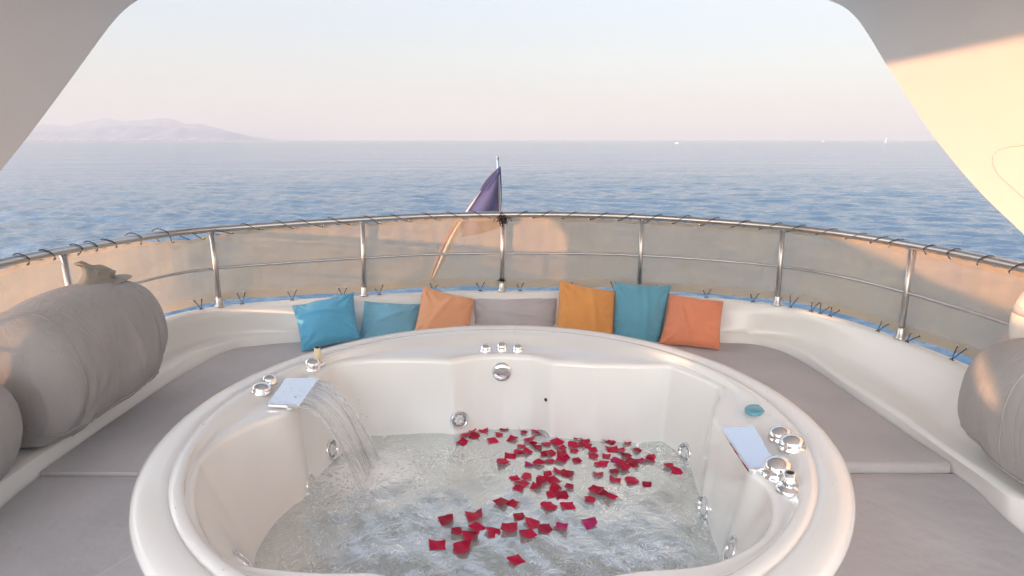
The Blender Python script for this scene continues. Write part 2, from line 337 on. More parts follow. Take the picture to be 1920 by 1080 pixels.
# ================================================================ SEAT PADS
TC = np.array([-.05, 1.905]); TR = 1.062
def prism(name, poly, z0, z1, mt, bev=.025):
    n = len(poly); V = [(x, y, z0) for x, y in poly] + [(x, y, z1) for x, y in poly]
    Fc = [(k, (k + 1) % n, n + (k + 1) % n, n + k) for k in range(n)] + [tuple(range(n))[::-1], tuple(range(n, 2 * n))]
    o = mobj(name, V, Fc, mt); bevel(o, bev, 4, 50); return o
def pad(side, y0, y1, z, label, x_in=None):
    """outer edge follows the lip; the inner edge runs along the tub's skirt"""
    P = inward(CE, .004); P = P[(P[:, 0] * side > 0) & (P[:, 1] > y0) & (P[:, 1] < y1)]
    if side > 0: P = P[::-1]
    out = [tuple(p) for p in P]                    # from the front (low y) to the stern
    out = [(np.interp(y0, P[:5, 1], P[:5, 0]), y0)] + out
    if y1 > 4: out.append((side * .012 - .05, out[-1][1]))
    else: out.append((P[-1][0], y1))
    inn = []
    ylo, yhi = y0, (out[-1][1] if y1 < 4 else 2.95)
    for t in np.linspace(0, 1, 24):
        y = yhi + (ylo - yhi) * t; dx = math.sqrt(max((TR * .96) ** 2 - (y - TC[1]) ** 2, 0)); x = TC[0] + side * max(dx - .02, .012)
        inn.append((x, y))
    poly = out + inn
    if side > 0: poly = poly[::-1]
    o = prism('seat_pad', poly, -1.62, z, PADM, .022)
    Q = np.array(poly if side < 0 else poly[::-1]); tq = np.roll(Q, -1, 0) - np.roll(Q, 1, 0); tq /= np.maximum(np.linalg.norm(tq, axis=1), 1e-6)[:, None]
    ar = .5 * np.sum(Q[:, 0] * np.roll(Q[:, 1], -1) - np.roll(Q[:, 0], -1) * Q[:, 1]); nq = np.stack([-tq[:, 1], tq[:, 0]], 1) * (1 if ar > 0 else -1)
    Q = Q + nq * .012; Q = Q[:len(out)]
    m = MB(); m.tube([(x, y, z - .0035) for x, y in Q], .0038, 6); pp = m.build('piping', PADM); pp.parent = o
    tag(o, label, 'seat pad', 'grey fabric pads round the tub'); return o
pad(-1, 2.212, 9, ZP, 'long grey-brown seat pad behind the tub, left of centre')
pad(1, 2.27, 9, ZP + .004, 'long blue-grey seat pad behind the tub, right of centre')
pad(-1, .4, 2.206, ZP - .012, 'grey seat pad filling the bottom left corner beside the tub')
pad(1, .4, 2.262, ZP - .036, 'grey seat pad filling the bottom right corner beside the tub')
# ================================================================ HOT TUB
def polar(L, z):
    out = []
    for u, v in L:
        p = pz(u, v, z)[:2] - TC; out.append((math.atan2(p[1], p[0]), math.hypot(*p)))
    return out
op = polar([(344, 937), (352, 905), (372, 870), (420, 826), (480, 796), (530, 779), (549, 768), (556, 760), (592, 715), (604, 699), (625, 684), (680, 677), (760, 676), (845, 679), (888, 671), (942, 668), (998, 671), (1037, 681), (1120, 686), (1207, 688), (1270, 687), (1314, 692), (1340, 712), (1350, 738), (1340, 765), (1334, 785), (1353, 806), (1403, 884), (1410, 893), (1430, 904), (1444, 925), (1449, 954), (1440, 986), (1416, 1015), (1375, 1039), (1322, 1058), (1200, 1067), (1130, 1078), (1080, 1100), (940, 1115), (800, 1100), (738, 1080), (700, 1070), (538, 1067), (470, 1060), (423, 1043), (385, 1018), (355, 985)], -.935)
wl = polar([(475, 1062), (490, 1020), (520, 975), (560, 938), (588, 905), (622, 868), (655, 840), (690, 818), (760, 812), (830, 798), (862, 803), (930, 800), (1000, 795), (1060, 801), (1120, 802), (1180, 803), (1225, 818), (1262, 842), (1290, 866), (1302, 905), (1315, 950), (1332, 1000), (1350, 1045), (1300, 1150), (940, 1175), (560, 1150)], -1.28)
NA = 480; TA = np.linspace(-math.pi, math.pi, NA, endpoint=False)
def radial(pl, blur):
    a = np.array(sorted(pl)); aa = np.r_[a[:, 0] - 2 * math.pi, a[:, 0], a[:, 0] + 2 * math.pi]; rr = np.tile(a[:, 1], 3)
    r = np.interp(TA, aa, rr); k = np.hanning(blur); k /= k.sum(); h = blur // 2
    return np.convolve(np.r_[r[-h:], r, r[:h]], k, 'valid')[:NA]
RO = radial(op, 9); RW = radial(wl, 13)
RO = np.minimum(RO, .86 * TR)
RW = np.minimum(RW, RO - .02)
hot = empty('hot_tub', (TC[0], TC[1], -1.69), label='big round white whirlpool tub filled with bubbling water and petals', cat='hot tub')
def ring(r, z):
    r = np.broadcast_to(r, (NA,)); z = np.broadcast_to(z, (NA,))
    return np.c_[TC[0] + r * np.cos(TA), TC[1] + r * np.sin(TA), z]
back = np.exp(-((TA - math.pi / 2) / .36) ** 4)          # the tap recess at the far side
rows = []
for r, z in ((1.000, -1.62), (1.004, -1.30), (1.010, -1.05), (1.014, -.99), (1.035, -.965), (1.055, -.945), (1.062, -.925), (1.058, -.909), (1.045, -.901), (1.02, -.898), (.995, -.898), (.978, -.900), (.974, -.9045), (.970, -.9045), (.966, -.899), (.950, -.897), (.935, -.900)): rows.append(ring(r, z))
# from the ridge down to the inner deck, then the rounded mouth of the basin
inner = RO + .022
for t, dz in ((.08, .004), (.2, .012), (.32, .021), (.45, .026), (.7, .027), (.9, .027), (1, .028)):
    r = .935 + (inner - .935) * t
    rows.append(ring(r, -.900 - dz - back * (.012 if .2 < t < .99 else 0)))
for k in range(1, 6):
    w = k / 5 * math.pi / 2; rows.append(ring(inner - .022 * math.sin(w), -.928 - .022 * (1 - math.cos(w))))
def wall(t):      # t 0 = mouth, 1 = water level
    return RO + (RW - RO) * (t ** 1.15)
for t in np.linspace(.1, 1, 10): rows.append(ring(wall(t), -.95 - (1.28 - .95) * t))
for t, s in ((.12, .985), (.3, .965), (.5, .95), (.7, .925), (.85, .88), (.95, .80), (1, .70)): rows.append(ring(RW * s, -1.28 - .34 * t))
rows.append(ring(RW * .35, -1.625))
V, Fc = loft(rows, True); n0 = (len(rows) - 1) * NA
V = list(V) + [(TC[0], TC[1], -1.626)]; c = len(V) - 1
Fc += [(n0 + k, n0 + (k + 1) % NA, c) for k in range(NA)]
shell = mobj('shell', V, Fc, ACR); pbase(shell, hot)
bvh = BVHTree.FromPolygons([Vector(tuple(v)) for v in V], Fc)
def hit(u, v):
    d = Vector(tuple(ray(u, v))).normalized(); loc, nrm, i, dist = bvh.ray_cast(Vector((0, 0, 0)), d)
    if nrm.dot(d) > 0: nrm = -nrm
    # average the normal with its neighbours
    acc = Vector(nrm)
    for du, dv in ((8, 0), (-8, 0), (0, 8), (0, -8)):
        l2, n2, _, _ = bvh.ray_cast(Vector((0, 0, 0)), Vector(tuple(ray(u + du, v + dv))).normalized())
        if n2: acc += n2 if n2.dot(d) < 0 else -n2
    return loc, acc.normalized()
# jets: chrome ring, grey throat, white star nozzle
def jet(u, v, r, name='jet'):
    p, n = hit(u, v); M = frame(p, n)
    m = MB(); m.lathe([(r, -.004), (r, .004), (r * .97, .008), (r * .9, .0095), (r * .82, .007), (r * .74, .001), (r * .72, -.002), (0, -.002)], M, 36); j = m.build(name, CHR, hot)
    m = MB(); m.lathe([(r * .72, -.001), (r * .70, .0015), (r * .5, .0005), (0, .0005)], M, 30); m.build('throat', CHRD, None); o = bpy.context.scene.objects[-1] if False else None
    th = S.collection.objects[-1]; th.parent = j; th.matrix_parent_inverse = j.matrix_parent_inverse
    th.matrix_parent_inverse = Matrix.Translation(-Vector(hot.location)).inverted() @ Matrix.Translation(-Vector(hot.location))
    V = []; ns = 16
    for h, s in ((.001, 1), (.008, .92), (.0085, .3), (.003, .26)):
        for k in range(ns * 2):
            rr = r * (.56 if k % 4 < 2 else .44) * s if h != .0085 and h != .003 else r * .56 * s
            V.append(M @ Vector((rr * math.cos(math.pi * k / ns), rr * math.sin(math.pi * k / ns), h)))
    nn = ns * 2; Fq = [(i * nn + k, i * nn + (k + 1) % nn, (i + 1) * nn + (k + 1) % nn, (i + 1) * nn + k) for i in range(3) for k in range(nn)] + [tuple(range(3 * nn, 4 * nn))]
    q = mobj('nozzle', V, Fq, JETW); q.parent = j
    return j
for u, v, r in ((861, 787, .043), (622, 843, .043), (581, 911, .043), (1285, 849, .043), (1320, 953, .045), (1372, 1033, .045), (452, 1052, .04)): jet(u, v, r)
# overflow disc
p, n = hit(941, 696); M = frame(p, n); m = MB()
m.lathe([(.044, -.004), (.045, .010), (.042, .018), (.034, .022), (.02, .0235), (0, .024)], M, 40); m.build('overflow_cover', CHR, hot)
p, n = hit(1024, 749); m = MB(); m.lathe([(.012, -.002), (.012, .002), (.007, .003), (.0068, .0), (0, 0)], frame(p, n), 20); m.build('light_sensor', JETW, hot)
m = MB(); m.lathe([(.0075, .001), (.0072, .0045), (0, .005)], frame(p, n), 20); m.build('sensor_hole', DARK, hot)
for u, v in ((1016, 826), (938, 868)):
    p, n = hit(u, v); m = MB(); m.lathe([(.05, -.002), (.05, .006), (.04, .012), (.012, .012), (.01, .006), (0, .006)], frame(p, n), 28); m.build('suction_cover', CHRD, hot)
UPV = Vector((0, 0, 1))
def knob(u, v, r, h, kind='knob', base=True):
    p, n = hit(u, v); n = (n + UPV * 2).normalized(); M = frame(p, n)
    m = MB()
    if kind == 'knob': m.lathe([(r * 1.12, -.006), (r * 1.12, .003), (r * 1.02, .005), (r * 1.02, h * .45), (r * .99, h * .62), (r * .90, h * .82), (r * .74, h * .97), (r * .5, h * 1.1), (r * .25, h * 1.17), (0, h * 1.19)], M, 32)
    o = m.build('control_knob', CHR, hot)
    return o
for u, v, r, h in ((911, 657, .024, .026), (941, 656, .024, .032), (971, 657, .024, .026), (490, 733, .034, .026), (505, 716, .026, .024), (585, 689, .032, .036),
                   (1463, 820, .034, .03), (1485, 838, .036, .032), (1457, 890, .041, .045)): knob(u, v, r, h)
# recessed white escutcheons below the right hand controls
def nozzle(u, v, mt):
    p, n = hit(u, v); n = (n + UPV * 2).normalized(); M = frame(p, n)
    m = MB(); m.lathe([(.034, -.006), (.035, .008), (.03, .016), (.018, .019), (.016, .026), (.020, .030), (.019, .036), (.0155, .040), (.0145, .058), (.011, .058), (.010, .045), (0, .045)], M, 32)
    o = m.build('hand_shower_socket', mt, hot)
    m = MB(); m.lathe([(.0105, .046), (.0105, .0575), (0, .0577)], M, 20); q = m.build('socket_hole', DARK); q.parent = o
nozzle(1479, 922, CHR)
p, n = hit(597, 684); M = frame(p, (0, 0, 1)); m = MB(); m.lathe([(.026, -.006), (.027, .010), (.02, .014), (.015, .016)], M, 28); o = m.build('hand_shower_socket', CHR, hot)
m = MB(); m.lathe([(.016, .012), (.0165, .05), (.013, .062), (.0125, .075), (0, .075)], M, 24); q = m.build('handle', SUNLIT); q.parent = o
m = MB(); m.lathe([(.010, .0752), (.010, .079), (0, .079)], M, 18); q = m.build('tip', DARK); q.parent = o
# blue oval button on the right
p, n = hit(1415, 772); p = p + Vector((0, 0, .005)); m = MB(); m.lathe([(.033, -.003), (.034, .004), (.031, .007), (.029, .0055), (.024, .007), (0, .0075)], frame(p, (0, 0, 1)) @ Matrix.Rotation(R(-40), 4, 'Z') @ Matrix.Diagonal((.95, 1.25, 1, 1)), 36); m.build('air_button', BTN, hot)
# waterfall spouts: flat chrome plates at the two shoulders
def plate(quad, z, label):
    P = [Vector(tuple(pz(u, v, z))) for u, v in quad]; th = .014
    m = MB(); V = P + [q - Vector((0, 0, th)) for q in P]
    m.add(V, [(0, 1, 2, 3), (7, 6, 5, 4)] + [(k, k + 4, (k + 1) % 4 + 4, (k + 1) % 4) for k in range(4)])
    o = m.build('waterfall_spout', CHR, hot, smooth=False); bevel(o, .003, 3)
    # throat lip under the pouring edge
    m = MB(); a, b = P[2] * .96 + P[3] * .04, P[3] * .96 + P[2] * .04; i1, i2 = P[1] * .96 + P[0] * .04, P[0] * .96 + P[1] * .04
    ia = a + (i1 - a) * .12; ib = b + (i2 - b) * .12
    dn = Vector((0, 0, -.024)); lo = [a + (i1 - a) * .02 + Vector((0, 0, -th)), b + (i2 - b) * .02 + Vector((0, 0, -th)), ib + dn, ia + dn]
    lo2 = [ia + (i1 - a) * .3 + Vector((0, 0, -th)), ib + (i2 - b) * .3 + Vector((0, 0, -th)), ib + (i2 - b) * .3 + dn, ia + (i1 - a) * .3 + dn]
    m.add(lo + lo2, [(0, 1, 2, 3), (4, 7, 6, 5), (0, 3, 7, 4), (1, 5, 6, 2), (3, 2, 6, 7), (0, 4, 5, 1)]); q = m.build('lip', CHR, smooth=False); q.parent = o
    return P
ZPL = -.908
PL = plate([(535, 708), (597, 709), (560, 760), (501, 757)][0:1] + [(501, 757), (560, 760), (597, 709)], ZPL, 'l')
PR = plate([(1413, 798), (1462, 877), (1404, 879), (1352, 801)][::1], ZPL, 'r')
# water drops on the left plate
DROP = bpy.data.materials.new('water_drop'); DROP.use_nodes = True
b_ = DROP.node_tree.nodes['Principled BSDF']; b_.inputs['Transmission Weight'].default_value = .9; b_.inputs['Roughness'].default_value = .03; b_.inputs['Base Color'].default_value = (.8, .85, .95, 1)
md = MB()
for i in range(26):
    a, b = random.random(), random.random() ** 1.4
    p = (PL[0] * (1 - a) + PL[3] * a) * b + (PL[1] * (1 - a) + PL[2] * a) * (1 - b)
    r = random.uniform(.0018, .0045); md.lathe([(r, .0), (r * .85, r * .35), (r * .45, r * .55), (0, r * .6)], frame(p + Vector((0, 0, .0003)), (0, 0, 1)), 12)
for i in range(26):   # droplets on the rim
    a = random.uniform(0, 6.28); rr = random.choice([.955, 1.0, 1.03, .93]) + random.uniform(-.01, .01)
    d = bvh.ray_cast(Vector((TC[0] + rr * math.cos(a), TC[1] + rr * math.sin(a), 0)), Vector((0, 0, -1)))
    if d[0]:
        r = random.uniform(.0012, .003); md.lathe([(r, .0), (r * .85, r * .35), (r * .45, r * .55), (0, r * .6)], frame(d[0] + Vector((0, 0, .0003)), d[1] if d[1].z > 0 else -d[1]), 10)
o = md.build('water_droplets', DROP); tag(o, 'small splashed water droplets on the tub rim and spout plate', 'water droplets', kind='stuff')
# ---------------------------------------------------------------- water in the tub
def water_z(x, y):
    z = -1.28 + .0025 * np.sin(9 * x + 4 * y) * np.cos(7 * y - 3 * x) + .0018 * np.sin(23 * x - 11 * y + 2 * np.sin(8 * y)) + .0013 * np.sin(31 * y + 13 * x + 3 * np.sin(6 * x)) + .0008 * np.sin(57 * x + 40 * y)
    fx, fy = pz(690, 885, -1.28)[:2]; d = np.hypot(x - fx, y - fy); z = z + .004 * np.cos(d * 45) * np.exp(-d * 4)
    return z + .022 * np.exp(-(np.hypot(x + .30, y - 2.60) / .10) ** 2) + .020 * np.exp(-(np.hypot(x - .12, y - 2.62) / .12) ** 2)
def build_water():
    m = bpy.data.materials.new('tub_water'); m.use_nodes = True; t = m.node_tree; t.nodes.clear()
    N = t.nodes.new; L = t.links.new
    out = N('ShaderNodeOutputMaterial'); tc = N('ShaderNodeTexCoord')
    tr = N('ShaderNodeBsdfTransparent'); tr.inputs[0].default_value = (.90, .965, .955, 1)
    df = N('ShaderNodeBsdfDiffuse'); df.inputs[0].default_value = (.66, .74, .73, 1)
    gl = N('ShaderNodeBsdfGlossy'); gl.inputs['Roughness'].default_value = .14; gl.inputs[0].default_value = (1, 1, 1, 1)
    # bump: swirling ripples
    w = N('ShaderNodeTexNoise'); w.inputs['Scale'].default_value = 4; w.inputs['Detail'].default_value = 3; L(tc.outputs['Object'], w.inputs['Vector'])
    ad = N('ShaderNodeVectorMath'); ad.operation = 'MULTIPLY_ADD'; ad.inputs[1].default_value = (.35, .35, .35); L(w.outputs[1], ad.inputs[0]); L(tc.outputs['Object'], ad.inputs[2])
    n1 = N('ShaderNodeTexNoise'); n1.inputs['Scale'].default_value = 24; n1.inputs['Detail'].default_value = 5; n1.inputs['Roughness'].default_value = .5; L(ad.outputs[0], n1.inputs['Vector'])
    bp = N('ShaderNodeBump'); bp.inputs['Distance'].default_value = .0038; bp.inputs['Strength'].default_value = 1; L(n1.outputs[0], bp.inputs['Height'])
    L(bp.outputs[0], gl.inputs['Normal']); L(bp.outputs[0], df.inputs['Normal'])
    # foam filaments, also painted caustic light: ridged noise, in patches
    n2 = N('ShaderNodeTexNoise'); n2.inputs['Scale'].default_value = 26; n2.inputs['Detail'].default_value = 3; n2.inputs['Distortion'].default_value = 1.2; L(ad.outputs[0], n2.inputs['Vector'])
    s = N('ShaderNodeMath'); s.operation = 'SUBTRACT'; s.inputs[1].default_value = .5; L(n2.outputs[0], s.inputs[0])
    ab = N('ShaderNodeMath'); ab.operation = 'ABSOLUTE'; L(s.outputs[0], ab.inputs[0])
    rg = N('ShaderNodeMapRange'); rg.inputs[1].default_value = .0; rg.inputs[2].default_value = .024; rg.inputs[3].default_value = 1; rg.inputs[4].default_value = 0; L(ab.outputs[0], rg.inputs[0])
    n3 = N('ShaderNodeTexNoise'); n3.inputs['Scale'].default_value = 3.2; n3.inputs['Detail'].default_value = 4; L(tc.outputs['Object'], n3.inputs['Vector'])
    r3 = N('ShaderNodeMapRange'); r3.inputs[1].default_value = .34; r3.inputs[2].default_value = .60; L(n3.outputs[0], r3.inputs[0])
    mu = N('ShaderNodeMath'); mu.operation = 'MULTIPLY'; L(rg.outputs[0], mu.inputs[0]); L(r3.outputs[0], mu.inputs[1])
    ml = N('ShaderNodeMath'); ml.operation = 'MULTIPLY_ADD'; ml.inputs[1].default_value = 1.0; L(mu.outputs[0], ml.inputs[0])
    cl = N('ShaderNodeMapRange'); cl.inputs[1].default_value = .35; cl.inputs[2].default_value = .75; cl.inputs[3].default_value = .44; cl.inputs[4].default_value = .64; L(n3.outputs[0], cl.inputs[0])
    fp = pz(692, 888, -1.28); sb_ = N('ShaderNodeVectorMath'); sb_.operation = 'DISTANCE'; sb_.inputs[1].default_value = tuple(fp); L(tc.outputs['Object'], sb_.inputs[0])
    fm = N('ShaderNodeMapRange'); fm.interpolation_type = 'SMOOTHSTEP'; fm.inputs[1].default_value = .03; fm.inputs[2].default_value = .26; fm.inputs[3].default_value = 1; fm.inputs[4].default_value = 0; L(sb_.outputs['Value'], fm.inputs[0])
    nf = N('ShaderNodeTexVoronoi'); nf.inputs['Scale'].default_value = 55; L(ad.outputs[0], nf.inputs['Vector']); rf = N('ShaderNodeMapRange'); rf.inputs[1].default_value = .15; rf.inputs[2].default_value = .6; rf.inputs[3].default_value = .1; rf.inputs[4].default_value = 1; L(nf.outputs[0], rf.inputs[0])
    fx_ = N('ShaderNodeMath'); fx_.operation = 'MULTIPLY'; L(fm.outputs[0], fx_.inputs[0]); L(rf.outputs[0], fx_.inputs[1])
    mxf = N('ShaderNodeMath'); mxf.operation = 'MAXIMUM'; L(mu.outputs[0], mxf.inputs[0]); L(fx_.outputs[0], mxf.inputs[1]); mu = mxf; L(mu.outputs[0], ml.inputs[0])
    L(cl.outputs[0], ml.inputs[2])
    # foam and the painted caustic light are whiter
    fc = N('ShaderNodeMix'); fc.data_type = 'RGBA'; fc.inputs[6].default_value = (.64, .70, .665, 1); fc.inputs[7].default_value = (.93, .95, .95, 1); L(mu.outputs[0], fc.inputs[0]); L(fc.outputs[2], df.inputs[0])
    m1 = N('ShaderNodeMixShader'); L(ml.outputs[0], m1.inputs[0]); L(tr.outputs[0], m1.inputs[1]); L(df.outputs[0], m1.inputs[2])
    fr = N('ShaderNodeFresnel'); fr.inputs[0].default_value = 1.333; L(bp.outputs[0], fr.inputs['Normal'])
    fs = N('ShaderNodeMath'); fs.operation = 'MULTIPLY'; fs.inputs[1].default_value = .42; L(fr.outputs[0], fs.inputs[0])
    m2 = N('ShaderNodeMixShader'); L(fs.outputs[0], m2.inputs[0]); L(m1.outputs[0], m2.inputs[1]); L(gl.outputs[0], m2.inputs[2]); L(m2.outputs[0], out.inputs[0])
    # geometry: fine disc out to just inside the wall, with low swells
    nr = 90; rows = []
    fx, fy = pz(690, 885, -1.28)[:2]
    for i in range(nr + 1):
        f = (i / nr) ** .8 if i else 0.004
        r = (RW + .012) * f; x = TC[0] + r * np.cos(TA); y = TC[1] + r * np.sin(TA)
        z = water_z(x, y)
        rows.append(np.c_[x, y, z])
    V, Fc = loft(rows, True)
    o = mobj('tub_water', V, Fc, m); tag(o, 'clear rippling water with foam and painted caustic swirls filling the hot tub', 'water', kind='structure')
build_water()
# ---------------------------------------------------------------- waterfall sheet from the left spout
def build_fall():
    m = bpy.data.materials.new('falling_water'); m.use_nodes = True; t = m.node_tree; t.nodes.clear(); N = t.nodes.new; L = t.links.new
    out = N('ShaderNodeOutputMaterial'); uv = N('ShaderNodeUVMap'); mp = N('ShaderNodeMapping'); mp.inputs['Scale'].default_value = (11, 1.3, 1); L(uv.outputs[0], mp.inputs[0])
    n = N('ShaderNodeTexNoise'); n.inputs['Scale'].default_value = 1; n.inputs['Detail'].default_value = 6; n.inputs['Distortion'].default_value = .9; L(mp.outputs[0], n.inputs['Vector'])
    bp = N('ShaderNodeBump'); bp.inputs['Distance'].default_value = .02; L(n.outputs[0], bp.inputs['Height'])
    tr = N('ShaderNodeBsdfTransparent'); df = N('ShaderNodeBsdfDiffuse'); df.inputs[0].default_value = (.88, .9, .93, 1)
    tl = N('ShaderNodeBsdfTranslucent'); tl.inputs[0].default_value = (.9, .92, .95, 1)
    ds = N('ShaderNodeMixShader'); ds.inputs[0].default_value = .4; L(df.outputs[0], ds.inputs[1]); L(tl.outputs[0], ds.inputs[2])
    gl = N('ShaderNodeBsdfGlossy'); gl.inputs['Roughness'].default_value = .08; L(bp.outputs[0], gl.inputs['Normal']); L(bp.outputs[0], df.inputs['Normal'])
    r = N('ShaderNodeMapRange'); r.inputs[1].default_value = .35; r.inputs[2].default_value = .75; r.inputs[3].default_value = .26; r.inputs[4].default_value = .72; L(n.outputs[0], r.inputs[0])
    # streaks fade towards the bottom, where the sheet thins to clear water
    sx = N('ShaderNodeSeparateXYZ'); L(uv.outputs[0], sx.inputs[0]); fd = N('ShaderNodeMapRange'); fd.inputs[1].default_value = 0; fd.inputs[2].default_value = 1; fd.inputs[3].default_value = 1.7; fd.inputs[4].default_value = .35; L(sx.outputs[1], fd.inputs[0])
    mu = N('ShaderNodeMath'); mu.operation = 'MULTIPLY'; L(r.outputs[0], mu.inputs[0]); L(fd.outputs[0], mu.inputs[1])
    m1 = N('ShaderNodeMixShader'); L(mu.outputs[0], m1.inputs[0]); L(tr.outputs[0], m1.inputs[1]); L(ds.outputs[0], m1.inputs[2])
    fr = N('ShaderNodeFresnel'); fr.inputs[0].default_value = 1.3; L(bp.outputs[0], fr.inputs['Normal'])
    m2 = N('ShaderNodeMixShader'); L(fr.outputs[0], m2.inputs[0]); L(m1.outputs[0], m2.inputs[1]); L(gl.outputs[0], m2.inputs[2]); L(m2.outputs[0], out.inputs[0])
    near, far = PL[2], PL[3]; dn = Vector((0, 0, -.008))
    e0 = Vector(tuple(pz(672, 912, -1.285))); e1 = Vector(tuple(pz(712, 862, -1.285)))
    nu, nv = 36, 40; V = []; UV = []
    def pt(s, t):
        a = near * (1 - s) + far * s + dn; b = e0 * (1 - s) + e1 * s
        p = a + (b - a) * t; p.z = a.z + (b.z - a.z) * (t * t * .88 + t * .12)
        return p
    for j in range(nv + 1):
        for i in range(nu + 1):
            s, t = i / nu, j / nv
            p = pt(s, t); k = .005 * t * math.sin(s * 9 + t * 5) + .002 * math.sin(s * 21 + 2.7 * t)
            V.append(p + Vector((k, k * .6, 0))); UV.append((s, t))
    Fc = [(j * (nu + 1) + i, j * (nu + 1) + i + 1, (j + 1) * (nu + 1) + i + 1, (j + 1) * (nu + 1) + i) for j in range(nv) for i in range(nu)]
    base = empty('waterfall', tuple((e0 + e1) / 2), label='thin glassy sheet of water arching from the left spout into the tub', cat='waterfall')
    o = mobj('water_sheet', V, Fc, m); me = o.data; l = me.uv_layers.new(name='UVMap')
    for lp in me.loops: l.data[lp.index].uv = UV[lp.vertex_index]
    pbase(o, base)
    EG = bpy.data.materials.new('water_edge'); EG.use_nodes = True; b = EG.node_tree.nodes['Principled BSDF']; b.inputs['Transmission Weight'].default_value = .75; b.inputs['Roughness'].default_value = .08; b.inputs['Base Color'].default_value = (.95, .97, 1, 1); b.inputs['IOR'].default_value = 1.33
    for s in (0, 1):
        mb = MB(); P = [pt(s, t) + Vector((.002 * math.sin(t * 40), .002 * math.cos(t * 33), 0)) for t in np.linspace(0, 1, 60)]
        mb.tube(P, [.0028 * (1 + .5 * math.sin(k * .9 + s * 2) * math.sin(k * .37)) for k in range(60)], 8); mb.build('sheet_edge', EG, base)
    mb = MB()
    for k in range(40):
        t = random.uniform(.55, 1.0); s = random.choice([-.04, 1.04]) + random.uniform(-.12, .12); p = pt(s, t) + Vector((random.gauss(0, .014), random.gauss(0, .014), random.uniform(-.0, .03)))
        r = random.uniform(.0012, .0032); mb.lathe([(0, -r), (r * .8, -r * .6), (r, 0), (r * .8, r * .6), (0, r)], frame(p, (0, 0, 1)), 8)
    tag(mb.build('spray', EG, base), kind='stuff')
build_fall()
# ================================================================ ROSE PETALS
def petal_mats():
    L = []
    for i, c in enumerate([(.44, .003, .040), (.34, .002, .030), (.50, .004, .05), (.44, .010, .12)]):
        m = mat('petal_red', c, .5, var=(60, .18), spec=.3); b = m.node_tree.nodes['Principled BSDF']; L.append(m)
    return L
PM = petal_mats()
def petal_mesh(i):
    r = random.Random(i * 13 + 5); n = 8
    c = [(-1 + r.uniform(-.15, .35), -.75 + r.uniform(-.2, .2)), (1 + r.uniform(-.3, .2), -.8 + r.uniform(-.2, .3)), (.95 + r.uniform(-.35, .2), .75 + r.uniform(-.2, .25)), (-.9 + r.uniform(-.25, .3), .8 + r.uniform(-.3, .2))]
    curl, tw, sag = r.uniform(.02, .20), r.uniform(-.14, .14), r.uniform(-.08, .12); V = []
    ed = r.uniform(-.16, .16); rd = r.uniform(.05, .32)
    for j in range(n + 1):
        for k in range(n + 1):
            s, t = k / n, j / n
            x = (c[0][0] * (1 - s) + c[1][0] * s) * (1 - t) + (c[3][0] * (1 - s) + c[2][0] * s) * t
            y = (c[0][1] * (1 - s) + c[1][1] * s) * (1 - t) + (c[3][1] * (1 - s) + c[2][1] * s) * t
            y += ed * 4 * s * (1 - s) * (1 - 2 * t); x += .12 * math.sin(t * 3.1) * (1 - 2 * s) * (1 if r.random() > .0 else 0)
            a_, b_2 = 2 * s - 1, 2 * t - 1; x *= 1 - rd * b_2 ** 2 * (1 if b_2 > 0 else .3); y *= 1 - rd * a_ ** 2
            z = curl * ((2 * s - 1) ** 2) + sag * (2 * t - 1) ** 2 + tw * (2 * s - 1) * (2 * t - 1) + .05 * math.sin(6 * s + 4 * t + i) + .06
            V.append((x * .023, y * .027, z * .025))
    Fc = [(j * (n + 1) + k, j * (n + 1) + k + 1, (j + 1) * (n + 1) + k + 1, (j + 1) * (n + 1) + k) for j in range(n) for k in range(n)]
    me = bpy.data.meshes.new('rose_petal'); me.from_pydata(V, [], Fc); me.update(); me.polygons.foreach_set('use_smooth', [True] * len(me.polygons))
    me.materials.append(PM[i % 4]); return me
PMESH = [petal_mesh(i) for i in range(16)]
PET = [(560, 394), (292, 438), (348, 440), (434, 428), (508, 426), (622, 424), (265, 463), (305, 465), (252, 494), (385, 482), (410, 456), (520, 452), (472, 478), (592, 455), (668, 460), (816, 446), (545, 489), (620, 500), (668, 491), (752, 470), (790, 486), (742, 500), (512, 508), (582, 519), (688, 515), (528, 535), (745, 527), (610, 548), (688, 545), (460, 549), (432, 573), (548, 590), (588, 588), (632, 576), (680, 574), (758, 572), (798, 504), (865, 476), (910, 450), (950, 435), (1010, 444), (938, 466), (972, 488), (1085, 476), (908, 490), (910, 520), (944, 524), (1022, 521), (825, 530), (832, 552), (882, 552), (975, 546), (1080, 550), (868, 587), (920, 571), (992, 576), (1035, 571), (940, 590), (845, 628), (920, 622), (965, 608), (922, 655), (1000, 655), (1063, 675), (1158, 598), (1195, 618), (672, 615), (720, 630), (625, 632), (538, 640), (482, 645), (598, 664), (652, 660), (512, 670), (658, 688), (722, 686), (575, 686), (500, 695), (645, 716), (690, 727), (845, 703), (815, 740), (900, 727), (428, 760), (474, 760), (634, 773), (716, 772), (180, 835), (305, 813), (315, 866), (380, 884), (225, 882), (285, 905), (138, 940), (240, 950), (500, 822), (460, 871), (550, 850), (540, 898), (618, 873), (690, 860), (816, 845), (488, 1012), (903, 485), (895, 462), (1078, 566), (952, 583), (560, 502), (655, 702), (605, 650), (500, 533), (640, 545), (702, 560), (850, 590), (960, 600), (988, 436), (1006, 590), (573, 450), (782, 500), (862, 712)]
